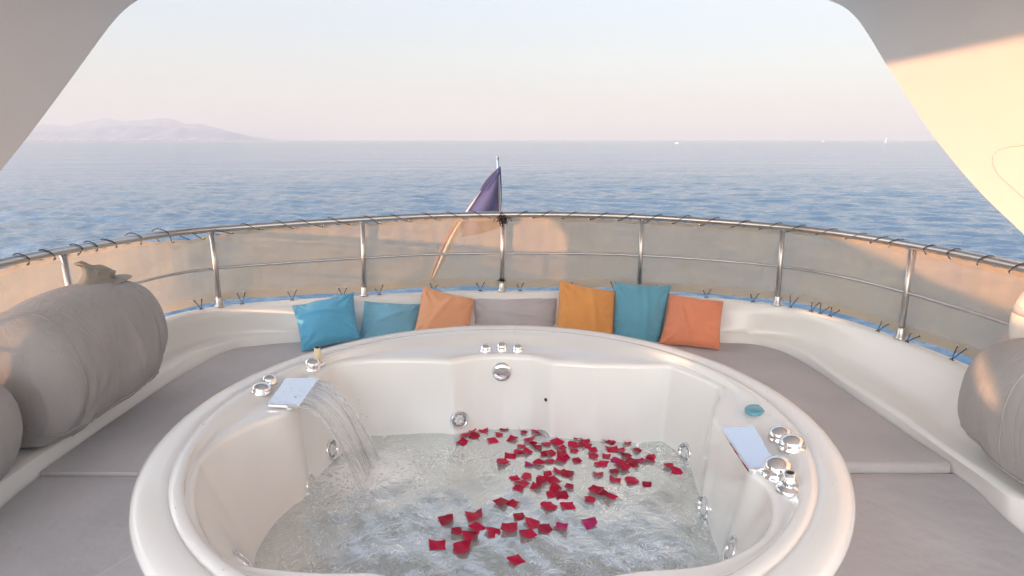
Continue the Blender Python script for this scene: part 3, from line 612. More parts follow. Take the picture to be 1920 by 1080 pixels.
SPEC = {0: 'dark red rose petal standing upright on the water by the far tub wall', 102: 'lone red rose petal nearest the front edge of the tub',
        101: 'red rose petal floating alone at the right of the front scatter', 63: 'red rose petal alone at the lower right of the big drift', 64: 'left one of two red petals touching near the right jets',
        65: 'right one of two red petals touching near the right jets', 93: 'leftmost red rose petal of the front scatter', 8: 'lower red petal of the three clustered below the far round jet',
        15: 'red petal alone between the two far groups by the back wall', 43: 'red petal at the far right edge of the big drift', 83: 'left petal of the joined pair in open water at the drift tip', 84: 'right petal of the joined pair in open water at the drift tip',
        80: 'upper petal of the small trio right below the big drift', 81: 'lower left petal of the small trio right below the big drift', 82: 'lower right petal of the small trio right below the big drift',
        85: 'left of two long petals side by side between the drift and front scatter', 86: 'right of two long petals side by side between the drift and front scatter', 87: 'red petal at the upper left end of the front scatter'}
ORD = ['first', 'second', 'third', 'fourth', 'fifth', 'sixth', 'seventh', 'eighth', 'ninth', 'tenth', 'eleventh', 'twelfth', 'thirteenth', 'fourteenth', 'fifteenth', 'sixteenth', 'seventeenth', 'eighteenth', 'nineteenth', 'twentieth']
def petal_labels():
    lab = dict(SPEC); rest = [i for i in range(len(PET)) if i not in SPEC]
    front = sorted([i for i in rest if PET[i][1] > 790], key=lambda i: PET[i][0])
    for k, i in enumerate(front): lab[i] = 'red rose petal, %s from the left among the front scatter' % ORD[k]
    drift = sorted([i for i in rest if i not in front], key=lambda i: PET[i][1]); rows = []
    for i in drift:                       # rows as the eye reads them, from the far wall forwards
        if rows and PET[i][1] - PET[rows[-1][0]][1] < 27: rows[-1].append(i)
        else: rows.append([i])
    for r, row in enumerate(rows):
        for k, i in enumerate(sorted(row, key=lambda i: PET[i][0])):
            lab[i] = 'drift petal, %s from the left in the %s row from the far wall' % (ORD[k], ORD[r])
    return lab
PLAB = petal_labels()
MAGENTA = (31, 54, 56, 100, 101)
for i, (x, y) in enumerate(PET):
    u, v = 760 + x / 2.348, 620 + y / 2.348
    k = (i * 7) % 16
    if i in MAGENTA: k = 3 + 4 * (i % 4)
    elif k % 4 == 3: k -= 1
    o = bpy.data.objects.new('rose_petal', PMESH[k]); link(o)
    p = pz(u, v, -1.276); p[2] = water_z(p[0], p[1]) + .002; o.location = tuple(p)
    s = random.uniform(.85, 1.25) * (1.2 if y > 740 else 1.02)
    o.scale = (s, s, s); o.rotation_euler = (random.gauss(0, .09), random.gauss(0, .09), random.choice([0, math.pi]) + random.gauss(.15, .35))
    if i == 0: o.rotation_euler = (R(58), R(12), R(10)); o.location.z += .018
    tag(o, PLAB[i], 'rose petal', 'red rose petals floating in the tub')
# ================================================================ PILLOWS
def coam_y(x): return float(np.interp(x, CA[(CA[:, 1] > 3.3)][:, 0], CA[(CA[:, 1] > 3.3)][:, 1]))
def pillow(cor, mt, label, thick=.10, seed=0, yoff=(.10, .34), wr=1.7):
    """cor: TL, TR, BR, BL in photo pixels; tops lean on the coaming, bottoms rest forward on the seat"""
    P = []
    for i, (u, v) in enumerate(cor):
        off = yoff[0] if i < 2 else yoff[1]
        y = coam_y((u - 960) / F * 4.05) - off; P.append(Vector(tuple(py(u, v, y))))
    r = np.random.default_rng(seed); n = 44; TL, TRr, BR, BL = P
    nrm = ((TRr - BL).cross(TL - BR)); nrm.normalize()
    if nrm.y > 0: nrm = -nrm
    ph = r.uniform(0, 6.28, 24)
    V = []
    for side in (1, -1):
        for j in range(n + 1):
            for i in range(n + 1):
                s, t = i / n, j / n
                a, b = 2 * s - 1, 2 * t - 1
                # edges bow inwards, corners stay out (dog ears)
                pin = .050
                a2 = a * (1 - pin * (1 - b * b)); b2 = b * (1 - pin * (1 - a * a))
                s2, t2 = (a2 + 1) / 2, (b2 + 1) / 2
                p = (TL * (1 - s2) + TRr * s2) * (1 - t2) + (BL * (1 - s2) + BR * s2) * t2
                e = max(1 - a * a, 0) * max(1 - b * b, 0)
                h = thick * .6 * e ** .42
                # wrinkles radiating from the corners and along the seams
                wk = 0
                for q, (ca, cb) in enumerate(((-1, -1), (1, -1), (1, 1), (-1, 1))):
                    d = math.hypot(a - ca, b - cb); an = math.atan2(b - cb, a - ca)
                    wk += math.sin(an * 11 + ph[q] + 1.5 * math.sin(d * 3 + ph[q + 4])) * math.exp(-d * 2.3) * .009
                eb = (1 - abs(a)); ee = (1 - abs(b))
                wk += .0045 * math.sin(b * 17 + ph[9] + 2 * math.sin(b * 5 + ph[8])) * math.exp(-eb * 6) + .0045 * math.sin(a * 15 + ph[10] + 2 * math.sin(a * 4 + ph[11])) * math.exp(-ee * 6)
                wk += .004 * math.sin(a * 3.1 + b * 2.3 + ph[12]) * e + .006 * math.exp(-((a * math.cos(ph[13]) + b * math.sin(ph[13]) - .3) / .10) ** 2) * e * wr
                h = h + wk * min(1, e * 9) * wr
                edge = e < 1e-6
                V.append(p + nrm * (h * side if not edge else 0) + nrm * .004 * math.sin(a * 6 + ph[14]) * (1 - e))
    m1 = (n + 1) ** 2; Fc = []
    for j in range(n):
        for i in range(n):
            q = (j * (n + 1) + i, j * (n + 1) + i + 1, (j + 1) * (n + 1) + i + 1, (j + 1) * (n + 1) + i)
            Fc.append(q[::-1]); Fc.append(tuple(k + m1 for k in q))
    bm = bmesh.new(); vs = [bm.verts.new(v) for v in V]; bm.verts.index_update()
    for f in Fc: bm.faces.new([vs[k] for k in f])
    bmesh.ops.remove_doubles(bm, verts=bm.verts, dist=.0006); bmesh.ops.recalc_face_normals(bm, faces=bm.faces)
    me = bpy.data.meshes.new('cover'); bm.to_mesh(me); bm.free(); me.polygons.foreach_set('use_smooth', [True] * len(me.polygons)); me.materials.append(mt)
    base = empty('pillow', tuple((BL + BR) / 2), label=label, cat='pillow', group='scatter cushions leaning on the stern coaming')
    o = link(bpy.data.objects.new('cushion', me)); pbase(o, base)
    # piped seam round the edge
    E = []
    for k in range(4 * n):
        q, f = divmod(k, n); f /= n
        a, b = ((2 * f - 1, -1), (1, 2 * f - 1), (1 - 2 * f, 1), (-1, 1 - 2 * f))[q]
        a2 = a * (1 - .05 * (1 - b * b)); b2 = b * (1 - .05 * (1 - a * a)); s2, t2 = (a2 + 1) / 2, (b2 + 1) / 2
        p = (TL * (1 - s2) + TRr * s2) * (1 - t2) + (BL * (1 - s2) + BR * s2) * t2
        E.append(p + nrm * .004 * math.sin(a * 6 + ph[14]))
    mb = MB(); mb.tube(E + [E[0]], .0032, 6); mb.build('seam', mt, base)
    return base, P, nrm
B1 = pillowmat('pillow_blue', (.12, .43, .64)); B2 = pillowmat('pillow_light_blue', (.21, .49, .64)); B3 = pillowmat('pillow_teal', (.13, .37, .49))
O1 = pillowmat('pillow_peach', (.84, .42, .23)); O2 = pillowmat('pillow_orange', (.76, .34, .10)); O3 = pillowmat('pillow_terracotta', (.76, .27, .145)); G1 = pillowmat('pillow_grey', (.55, .515, .52))
pillow([(886, 560), (1046, 558), (1050, 650), (882, 650)], G1, 'wide grey pillow in the middle, between the peach and orange ones', .12, 4, (.06, .22))
pillow([(549, 574), (662, 549), (675, 634), (567, 659)], B1, 'bright blue pillow furthest left, tilted, standing clear of the others', .13, 1, (.14, .34))
pillow([(684, 565), (790, 571), (782, 652), (668, 652)], B2, 'paler blue slumped pillow between bright blue and peach ones', .12, 2, (.10, .26))
pillow([(794, 537), (889, 561), (878, 648), (770, 648)], O1, 'pale peach pillow left of the wide grey one', .12, 3, (.13, .34))
pillow([(1153, 529), (1258, 536), (1237, 651), (1143, 648)], B3, 'teal blue pillow between the orange and terracotta ones', .13, 6, (.12, .30))
pillow([(1050, 527), (1155, 546), (1149, 655), (1038, 650)], O2, 'orange pillow right of the wide grey one with a sunlit corner', .12, 5, (.14, .36))
pillow([(1256, 551), (1356, 566), (1349, 655), (1236, 645)], O3, 'terracotta orange pillow furthest right, at the end of the row', .12, 7, (.16, .36))
# ================================================================ RAILING
def rail_z(u):      # rail height along the curve, from the photograph: a touch lower at the quarters
    return None
RP = inward(CA, .012)                       # plan line of the rail
def find_u(P3, u):                          # point on a 3-D path whose picture column is u
    U = np.array([proj(p)[0] if p[1] > .3 else np.nan for p in P3]); ok = ~np.isnan(U)
    idx = np.where(ok)[0]; o = np.argsort(U[idx]); return np.array([np.interp(u, U[idx][o], P3[idx][o, k]) for k in range(3)])
rail_px = [(-40, 497), (2, 486), (60, 472), (140, 461), (265, 440), (412, 425), (548, 415), (683, 407), (810, 400), (941, 398), (1070, 398.5), (1198, 402), (1330, 410), (1460, 421), (1590, 435), (1710, 455), (1820, 474), (1915, 495)]
rl = lift(RP, -.5); zs = np.full(len(RP), np.nan)
for i, p in enumerate(RP):
    if p[1] < 1.5: continue
    z = -.48
    for _ in range(8):
        u, v = proj((p[0], p[1], z)); vt = np.interp(u, [q[0] for q in rail_px], [q[1] for q in rail_px])
        r = ray(u, vt); z = r[2] * p[1] / r[1]
    if -30 < u < 1915: zs[i] = z
ok = ~np.isnan(zs); zs = np.interp(np.arange(len(zs)), np.where(ok)[0], zs[ok])
k = np.hanning(25); k /= k.sum(); zs = np.convolve(np.pad(zs, 12, mode='edge'), k, 'valid')
RAIL = np.c_[RP, zs - .014]
sel = (RP[:, 1] > 1.3); RAIL = RAIL[sel]; BASE = np.c_[RP, np.full(len(RP), ZC)][sel]
rl_ = empty('railing', (0, 4.2, ZC), label='curved stainless steel guard rail running round the stern', cat='railing')
m = MB(); m.tube(RAIL, .0205, 18); m.build('top_rail', SS, rl_)
MID = RAIL * .5 + BASE * .5; MID[:, 2] += .0
m = MB(); m.tube(MID, .0085, 12); m.build('mid_rail', SS, rl_)
posts = [(-75, None), (152, None), (412, None), (683, None), (941, None), (1198, None), (1457, None), (1688, None), (1960, None)]
PB = []
for u, _ in posts:
    b = find_u(BASE, u); i = np.argmin(np.hypot(*(BASE[:, :2] - b[:2]).T)); t = RAIL[i].copy(); PB.append((b, t, i))
    m = MB(); m.tube([b, (b * .5 + t * .5), t - [0, 0, .012]], .0155, 16); po = m.build('post', SS, rl_)
    m = MB(); m.lathe([(.030, -.001), (.031, .004), (.0225, .012), (.0215, .055), (.0185, .062), (.014, .063)], frame(b, (0, 0, 1)), 24); q = m.build('base_flange', SS); q.parent = po
# ================================================================ NETTING laced to the rail
def netmat(name, alpha, c):
    m = bpy.data.materials.new(name); m.use_nodes = True; t = m.node_tree; t.nodes.clear(); N = t.nodes.new; L = t.links.new
    out = N('ShaderNodeOutputMaterial'); tc = N('ShaderNodeTexCoord'); tr = N('ShaderNodeBsdfTransparent'); df = N('ShaderNodeBsdfDiffuse'); tl = N('ShaderNodeBsdfTranslucent')
    df.inputs[0].default_value = (*c, 1); tl.inputs[0].default_value = (c[0] * 1.0, c[1] * .92, c[2] * .86, 1)
    n = N('ShaderNodeTexNoise'); n.inputs['Scale'].default_value = 3; n.inputs['Detail'].default_value = 4; L(tc.outputs['Object'], n.inputs['Vector'])
    n2 = N('ShaderNodeTexNoise'); n2.inputs['Scale'].default_value = 160; L(tc.outputs['Object'], n2.inputs['Vector'])
    a = N('ShaderNodeMapRange'); a.inputs[1].default_value = .3; a.inputs[2].default_value = .7; a.inputs[3].default_value = alpha - .05; a.inputs[4].default_value = alpha + .05; L(n.outputs[0], a.inputs[0])
    a2 = N('ShaderNodeMapRange'); a2.inputs[3].default_value = -.06; a2.inputs[4].default_value = .06; L(n2.outputs[0], a2.inputs[0])
    sm = N('ShaderNodeMath'); sm.operation = 'ADD'; sm.use_clamp = True; L(a.outputs[0], sm.inputs[0]); L(a2.outputs[0], sm.inputs[1])
    mx_ = N('ShaderNodeMixShader'); mx_.inputs[0].default_value = .38; L(df.outputs[0], mx_.inputs[1]); L(tl.outputs[0], mx_.inputs[2])
    o = N('ShaderNodeMixShader'); L(sm.outputs[0], o.inputs[0]); L(tr.outputs[0], o.inputs[1]); L(mx_.outputs[0], o.inputs[2]); L(o.outputs[0], out.inputs[0])
    bp = N('ShaderNodeBump'); bp.inputs['Distance'].default_value = .03; L(n.outputs[0], bp.inputs['Height']); L(bp.outputs[0], df.inputs['Normal'])
    return m
NET = netmat('beige_netting', .64, (.64, .51, .32)); HEM = netmat('beige_hem', .93, (.56, .47, .35)); EYE = mat('steel_eyelet', (.8, .8, .8), .25, 1)
NT = inward(np.c_[RAIL[:, :2]], -.035); NB = inward(np.c_[BASE[:, :2]], -.030)
from_n = len(RAIL); fine = 1100; tt = np.linspace(0, 1, fine); src = np.linspace(0, 1, from_n)
def rs(P): return np.stack([np.interp(tt, src, P[:, k]) for k in range(P.shape[1])], 1)
NT3 = rs(np.c_[NT, RAIL[:, 2] - .020]); NB3 = rs(np.c_[NB, BASE[:, 2] + .022])
Lc = np.r_[0, np.cumsum(np.linalg.norm(np.diff(NT3, axis=0), axis=1))]
eyes = [48, 99, 143, 176, 216, 261, 322, 380, 436, 492, 549, 605, 660, 714, 768, 821, 874, 922, 952, 999, 1051, 1104, 1156, 1209, 1261, 1314, 1368, 1422, 1476, 1530, 1585, 1632, 1669, 1738, 1785, 1836, 1896, 1945]
eyeL = np.array([np.interp(find_u(NT3, u)[0] if False else 0, [0, 1], [0, 1]) for u in eyes])
UN = np.array([proj(p)[0] for p in NT3]); oN = np.argsort(UN)
eyeL = np.array([np.interp(u, UN[oN], Lc[oN]) for u in eyes])
# scallops between eyelets: the top edge sags a little between the cords
dist = np.min(np.abs(Lc[:, None] - eyeL[None]), axis=1)
sag = -.014 * np.clip(dist / .1, 0, 1) ** 1.5 + .006 * np.sin(Lc * 3.1)
slack = np.exp(-((UN - 350) / 75) ** 2) * .035       # the slack stretch left of the second post
NT3[:, 2] += sag * .8 - slack
wav = .010 * np.sin(Lc * 7.3) + .006 * np.sin(Lc * 17.1 + 1)
NB3[:, 2] += .006 * np.sin(Lc * 5.1) + .004 * np.sin(Lc * 11.7 + 2)
nn2 = (NT3[:, :2] - rs(np.c_[inward(NT, .1)])[:, :2]); nn2 /= np.linalg.norm(nn2, axis=1)[:, None]
def netrow(t):
    P = NT3 * (1 - t) + NB3 * t
    w = math.sin(math.pi * t) * (.012 * np.sin(Lc * 4.3 + 2 * t) + .007 * np.sin(Lc * 13 + 5 * t)) + .0015 * np.sin(Lc * 60) * (1 - t)
    P = P.copy(); P[:, :2] += nn2 * w[:, None]; return P
netb = empty('windbreak_netting', (0, 4.25, ZC), label='beige mesh windbreak laced to the guard rail with black cord', cat='netting')
V, Fc = loft([netrow(t) for t in np.linspace(.055, .885, 16)]); pbase(mobj('mesh_panel', V, Fc, NET), netb)
V, Fc = loft([netrow(t) for t in (0, .02, .04, .055)]); o = pbase(mobj('hem', V, Fc, HEM), netb)
V, Fc = loft([netrow(t) for t in (.885, .92, .96, 1)]); o = pbase(mobj('hem', V, Fc, HEM), netb)
for i, u in enumerate(eyes):
    j = int(np.interp(u, UN[oN], oN)) if False else int(np.argmin(np.abs(UN - u)))
    e = NT3[j] + [0, 0, -.012]; inn = -np.array([nn2[j][0], nn2[j][1], 0])
    e = e + inn * .006
    sgn = -1 if u < 938 else 1
    tg = NT3[min(j + 1, fine - 1)] - NT3[max(j - 1, 0)]; tg /= np.linalg.norm(tg); tg = tg * (1 if tg[0] * 1 > 0 or True else 1)
    # cord goes from the eyelet up, inside and over the rail, slanting away from the centre
    k = np.argmin(np.hypot(*(RAIL[:, :2] - NT3[j][:2]).T)); rc = RAIL[k]
    ln = .125 if 200 < u < 1700 else .085
    P = [e, e + inn * .018 + tg * sgn * ln * .15 + [0, 0, .004], rc + inn * .0245 + tg * sgn * ln * .55 + [0, 0, .0], rc + inn * .0165 + tg * sgn * ln * .8 + [0, 0, .0185], rc + tg * sgn * ln * 1.0 + [0, 0, .0245], rc - inn * .0245 + tg * sgn * ln * 1.1 + [0, 0, -.002], e - inn * .012 + tg * sgn * ln * .6]
    # correct heights where the rail and net slope
    m = MB(); m.tube(catmull(np.array(P), 22), .0024, 6); c_ = m.build('lacing_cord', BLK, netb)
    m = MB(); m.lathe([(.0085, 0), (.0085, .002), (.006, .003), (.004, .002), (.004, .0)], frame(e, inn), 14); q = m.build('eyelet', EYE, netb)
UB = np.array([proj(p)[0] for p in NB3]); 
for u in [-20, 8, 372, 452, 547, 642, 712, 812, 900, 976, 1065, 1152, 1238, 1325, 1414, 1487, 1528, 1548, 1567, 1661, 1716, 1804, 1880]:
    j = int(np.argmin(np.abs(UB - u))); tg = NB3[min(j + 1, fine - 1)] - NB3[j - 1]; tg /= np.linalg.norm(tg); inn = -np.array([nn2[j][0], nn2[j][1], 0])
    w = .026 + random.uniform(-.004, .003); b = NB3[j] + inn * .05; b[2] = ZC + .002
    m = MB(); P1 = NB3[j] + tg * w + [0, 0, .030 + random.uniform(-.01, .01)] + inn * .004; P2 = NB3[j] - tg * w + [0, 0, .028 + random.uniform(-.01, .01)] + inn * .004
    m.tube([P1 + tg * .002, P1 * .5 + b * .5 + [0, 0, .002], b, P2 * .5 + b * .5 + [0, 0, .003], P2], .0024, 6)
    m.tube([b - tg * .012, b + [0, 0, .006], b + tg * .012], .0028, 6); m.build('tie_cord', BLK, netb)
    for P_ in (P1, P2): m = MB(); m.lathe([(.007, 0), (.007, .002), (.005, .003), (.0035, .002), (.0035, .0)], frame(P_, inn), 12); m.build('eyelet', EYE, netb)
# knot bundle of spare cord at the centre post
b, t, i = PB[4]; m = MB(); c0 = t + np.array([0, -.03, -.028])
for k in range(16):
    a = random.uniform(0, 6.28); P = [c0 + np.array([random.gauss(0, .020), random.gauss(0, .010), random.gauss(-.004, .017)]) for _ in range(5)]
    m.tube(catmull(np.array(P), 18), .0024, 6)
for s in (-1, 1): m.tube(catmull(np.array([c0, c0 + [s * .03, 0, .012], c0 + [s * .055, .008, -.004], c0 + [s * .062, .01, -.02]]), 14), .0022, 6)
o = m.build('cord_bundle', BLK); tag(o, 'tangled bundle of black cord knotted on the centre rail post', 'cord')
m = MB(); c1 = b + np.array([0, 0, .072])
for k in range(3): m.tube([c1 + np.array([.018 * math.cos(w), .018 * math.sin(w), k * .005]) for w in np.linspace(0, 6.28, 16)], .0024, 6, False)
m.tube([c1 + [.015, -.01, 0], c1 + [.033, -.012, .006]], .0022, 6); m.tube([c1 + [-.015, -.01, 0], c1 + [-.035, -.012, .004]], .0022, 6)
o = m.build('cord_tie', BLK); tag(o, 'black cord tied round the foot of the centre rail post', 'cord')
# ================================================================ FLAG
FB = mat('flag_navy', (.085, .10, .235), .85, bump=(14, .006, 3)); FW = mat('flag_white', (.62, .58, .54), .85); FR = mat('flag_red', (.36, .17, .14), .85)
YF = 5.2
tp = py(933, 297, YF); bt = py(942, 470, YF); bt = tp + (bt - tp) * 2.6
fl = empty('ensign_flag', tuple(bt), label='folded navy, white and red ensign hanging from a steel pole beyond the centre rail', cat='flag')
m = MB(); m.tube([tp, bt], .012, 14); m.lathe([(.012, 0), (.015, .004), (.013, .014), (0, .018)], frame(tp, (0, 0, 1)), 14); m.build('flagpole', SS, fl)
def cloth(name, quad, mt, nu=26, nv=34, amp=.02, fr=9, y=YF, dy=0):
    """quad: left edge polyline and right edge polyline in photo pixels, top to bottom"""
    Lp, Rp = [catmull(np.array([(u, v, 0) for u, v in q], float), nv + 1) for q in quad]; V = []
    for j in range(nv + 1):
        for i in range(nu + 1):
            s = i / nu; u, v = (Lp[j] * (1 - s) + Rp[j] * s)[:2]
            yy = y + dy + amp * math.sin(s * fr + j * .06) * (.3 + j / nv)
            V.append(py(u, v, yy))
    Fc = [(j * (nu + 1) + i, j * (nu + 1) + i + 1, (j + 1) * (nu + 1) + i + 1, (j + 1) * (nu + 1) + i) for j in range(nv) for i in range(nu)]
    o = mobj(name, V, Fc, mt); pbase(o, fl); md_ = o.modifiers.new('s', 'SOLIDIFY'); md_.thickness = .003; return o
cloth('blue_stripe', [[(937, 313), (918, 333), (902, 358), (880, 390), (866, 412), (866, 446)], [(938, 313), (940, 340), (941, 380), (940, 405), (938, 425), (934, 428)]], FB, amp=.03, fr=7)
cloth('hem_fold', [[(937, 312), (921, 327), (908, 342), (899, 358)], [(938, 316), (926, 331), (915, 345), (905, 357)]], FB, nu=6, amp=.0, dy=-.04)
cloth('white_stripe', [[(903, 356), (876, 392), (852, 428), (832, 470), (815, 512), (806, 528)], [(907, 358), (884, 390), (868, 420), (846, 466), (822, 510), (812, 530)]], FW, nu=8, amp=.02, dy=.03)
cloth('red_stripe', [[(858, 410), (838, 440), (822, 475), (808, 515), (802, 535)], [(864, 412), (846, 440), (829, 475), (813, 515), (806, 534)]], FR, nu=6, amp=.01, dy=-.02)
# ================================================================ COVERED GEAR
def cover(stations, label, seed=1, mt=COV, sides=96, fold=1.0):
    """stations: (x, y, halfwidth, z_top, z_bottom, yaw) along the object; rings of a rounded cross-section, smooth lofted"""
    r = np.random.default_rng(seed); St = catmull(np.array(stations, float), 200); rows = []; ph = r.uniform(0, 6.28, 12); FO = [(r.uniform(.05, .97), r.normal(0, .12), r.uniform(.012, .045), r.choice([-1, 1]) * r.uniform(.010, .030), r.uniform(0, .5)) for _ in range(13)]
    for k, (x, y, w, zt, zb) in enumerate(St):
        s = k / 199; ring_ = []
        ym = St[min(k + 1, 199)][:2] - St[max(k - 1, 0)][:2]; ym /= max(np.linalg.norm(ym), 1e-6); nx = np.array([ym[1], -ym[0]])
        for q in range(sides):
            a = 2 * math.pi * q / sides; ca, sa = math.cos(a), math.sin(a)
            ex = .62; cx = math.copysign(abs(ca) ** ex, ca); cz = math.copysign(abs(sa) ** .78, sa)
            zc = (zt + zb) / 2 ; hz = (zt - zb) / 2
            h = zc + hz * cz; lat = w * cx * (1.02 - .16 * abs(cz + .1) ** 2) 
            dn = (1 - cz) / 2
            f = fold * .010 * math.sin(a * 2 + s * 5 + ph[4]) + fold * .012 * math.sin(s * 11 + ph[0]) * dn
            for (s0, sl_, wd, am, lo) in FO:
                d_ = (s - s0 - sl_ * (dn - .5)) / wd
                f += fold * am * math.exp(-d_ * d_) * max(0, dn - lo) ** .8
            L_ = lat + math.copysign(f, ca) * abs(ca) ** .4
            ring_.append((x + nx[0] * L_, y + nx[1] * L_, h + (f * .5 if sa > 0 else 0)))
        rows.append(ring_)
    V, Fc = loft(rows, True); n = sides
    Fc += [tuple(range(n)), tuple(range((len(rows) - 1) * n, len(rows) * n))[::-1]]
    o = mobj('canvas', V, Fc, mt); x, y, w, zt, zb = stations[len(stations) // 2]
    base = empty('covered_gear', (x, y, zb), label=label, cat='covered gear', group='gear under fabric covers on the side shelves'); pbase(o, base)
    return base, St, np.array(rows)
big = cover([(-2.0, 2.24, .03, -.98, -1.10), (-2.0, 2.26, .14, -.80, -1.20), (-2.0, 2.33, .20, -.70, -1.235), (-1.995, 2.48, .23, -.665, -1.235), (-1.985, 2.66, .235, -.65, -1.23), (-1.97, 2.83, .225, -.655, -1.22), (-1.955, 2.96, .20, -.675, -1.18), (-1.94, 3.06, .15, -.73, -1.11), (-1.93, 3.12, .08, -.81, -1.04), (-1.93, 3.13, .02, -.88, -.98)],
      'large bulky item under a grey-brown fabric cover with gathered top on left shelf', 3)
small = cover([(-2.02, 1.1, .03, -.98, -1.10), (-2.02, 1.14, .13, -.85, -1.2), (-2.02, 1.3, .20, -.76, -1.235), (-2.01, 1.55, .23, -.75, -1.235), (-2.00, 1.85, .23, -.76, -1.235), (-1.99, 2.02, .20, -.79, -1.22), (-1.98, 2.13, .14, -.85, -1.17), (-1.97, 2.19, .07, -.93, -1.10), (-1.97, 2.20, .02, -.98, -1.05)], 'smaller grey covered item at the left edge, in front of the large one', 8)
right = cover([(2.0, .95, .02, -.95, -1.05), (2.0, 1.0, .14, -.8, -1.18), (2.0, 1.2, .21, -.72, -1.235), (2.0, 1.6, .235, -.70, -1.235), (2.0, 1.95, .24, -.70, -1.235), (2.005, 2.15, .225, -.71, -1.225), (2.01, 2.30, .175, -.76, -1.19), (2.02, 2.38, .10, -.84, -1.1), (2.02, 2.41, .02, -.93, -1.02)], 'dark taupe covered item at the right edge with a patch of sun', 12)
# gathered tie on top of the big cover
def tie_top():
    c = np.array(px(192, 560, -1.98)); c = np.array([-1.98, c[1], -.655]); V = []; n = 40
    rows = []
    for j, (r, z, e) in enumerate(((.16, -.012, 0), (.10, .004, .1), (.07, .028, .5), (.062, .045, 1), (.072, .064, 1.2), (.088, .082, 1), (.080, .080, .8), (.052, .062, .6), (.02, .055, .2))):
        row = []
        for k in range(n):
            a = 2 * math.pi * k / n; rr = r * (1 + .10 * e * math.sin(3 * a + j * .35) + .07 * e * math.sin(8 * a + 1)); rr *= .82; x = rr * math.cos(a) * .8; y = rr * math.sin(a) * 1.45
            row.append((c[0] + x, c[1] + y, c[2] + z * .8 + e * .040 * math.cos(a + 2.2) + e * .006 * math.sin(5 * a + z * 40)))
        rows.append(row)
    V, Fc = loft(rows, True); o = mobj('gathered_collar', V, Fc, mat('collar_canvas', (.36, .33, .28), .85, bump=(20, .006, 4))); pbase(o, big[0])
    sd = MB(); 
tie_top()
# hem and seams on the covers
def cover_trim(c, seams):
    base, St, Rw = c; nS = Rw.shape[1]; cen = lambda k: np.array([St[k][0], St[k][1], (St[k][3] + St[k][4]) / 2])
    for kk in seams:
        P = [Rw[kk][q % nS] + (Rw[kk][q % nS] - cen(kk)) * .004 for q in range(-18, 67)]
        m = MB(); m.tube(P, .0026, 6); m.build('seam', COV, base)
    for q in (84, 60):          # drawcord hem low on either side
        P = [Rw[k][q] + (Rw[k][q] - cen(k)) * .01 for k in range(14, 186, 3)]
        m = MB(); m.tube(P, .0045, 6); m.build('hem', COV, base)
cover_trim(big, (62, 138)); cover_trim(small, (100,)); cover_trim(right, (70, 135))
# white life buoy just entering at the right edge
p = py(1932, 572, 2.38); m = MB(); cc = Vector((2.085, 2.30, -.72))
M = frame(cc, (-1, .12, 0)); P = [M @ Vector((.12 * math.cos(a), .15 * math.sin(a), 0)) for a in np.linspace(-.95 * math.pi / 2, 2 * math.pi - 2.2, 40)]
LB = empty('life_buoy', tuple(cc - Vector((0, 0, .19))), label='white rounded life buoy at the right edge by the rail', cat='life buoy')
m.tube(P, .042, 18); m.build('float', mat('buoy_white', (.78, .74, .68), .5), LB)
for k in (8, 30): m = MB(); m.tube([P[k] + (P[k + 1] - P[k]) * s for s in (-.9, .9)], .0435, 18); m.build('strap', mat('buoy_strap', (.5, .5, .52), .6), LB)
# ================================================================ HARDTOP with raked legs
XL, XR = -2.36, 2.36
def leg_outline(sx):
    x = XL if sx < 0 else XR
    if sx < 0: e = [(0, 322), (60, 246), (130, 152), (180, 83), (208, 46), (232, 20), (262, -2), (300, -22)]
    else: e = [(1920, 440), (1830, 352), (1750, 255), (1700, 180), (1660, 118), (1630, 68), (1606, 34), (1580, 12), (1545, -2), (1500, -14)]
    P = [px(u, v, x)[1:] for u, v in e]
    d = P[1] - P[0]; d = d / np.linalg.norm(d)
    lowP = P[0] - d * (P[0][1] + 1.25) / d[1]
    return x, [tuple(lowP)] + [tuple(p) for p in P]
def slab(name, poly, holes, x0, x1, mt):
    loops = [[Vector((0, a, b)) for a, b in poly]] + [[Vector((0, a, b)) for a, b in h] for h in holes]
    flat = [p for l in loops for p in l]; tris = tessellate_polygon(loops); n = len(flat)
    V = [(x0, p.y, p.z) for p in flat] + [(x1, p.y, p.z) for p in flat]
    Fc = [tuple(t) for t in tris] + [tuple(i + n for i in t[::-1]) for t in tris]; s = 0
    for l in loops:
        k = len(l); Fc += [(s + i, s + (i + 1) % k, n + s + (i + 1) % k, n + s + i) for i in range(k)]; s += k
    bm = bmesh.new(); vs = [bm.verts.new(v) for v in V]
    for f in Fc:
        try: bm.faces.new([vs[i] for i in f])
        except ValueError: pass
    bmesh.ops.recalc_face_normals(bm, faces=bm.faces); me = bpy.data.meshes.new(name); bm.to_mesh(me); bm.free(); me.materials.append(mt)
    return link(bpy.data.objects.new(name, me))
ZROOF = 1.08
hard = empty('hardtop', (0, 0, -1.69), label='cream fibreglass hardtop on broad raked side supports framing the view', cat='hardtop')
def hole(cy, cz, ry, rz, rot=0, n=18):
    return [(cy + ry * math.cos(a) * math.cos(rot) - rz * math.sin(a) * math.sin(rot), cz + ry * math.cos(a) * math.sin(rot) + rz * math.sin(a) * math.cos(rot)) for a in [2 * math.pi * k / n for k in range(n)]]
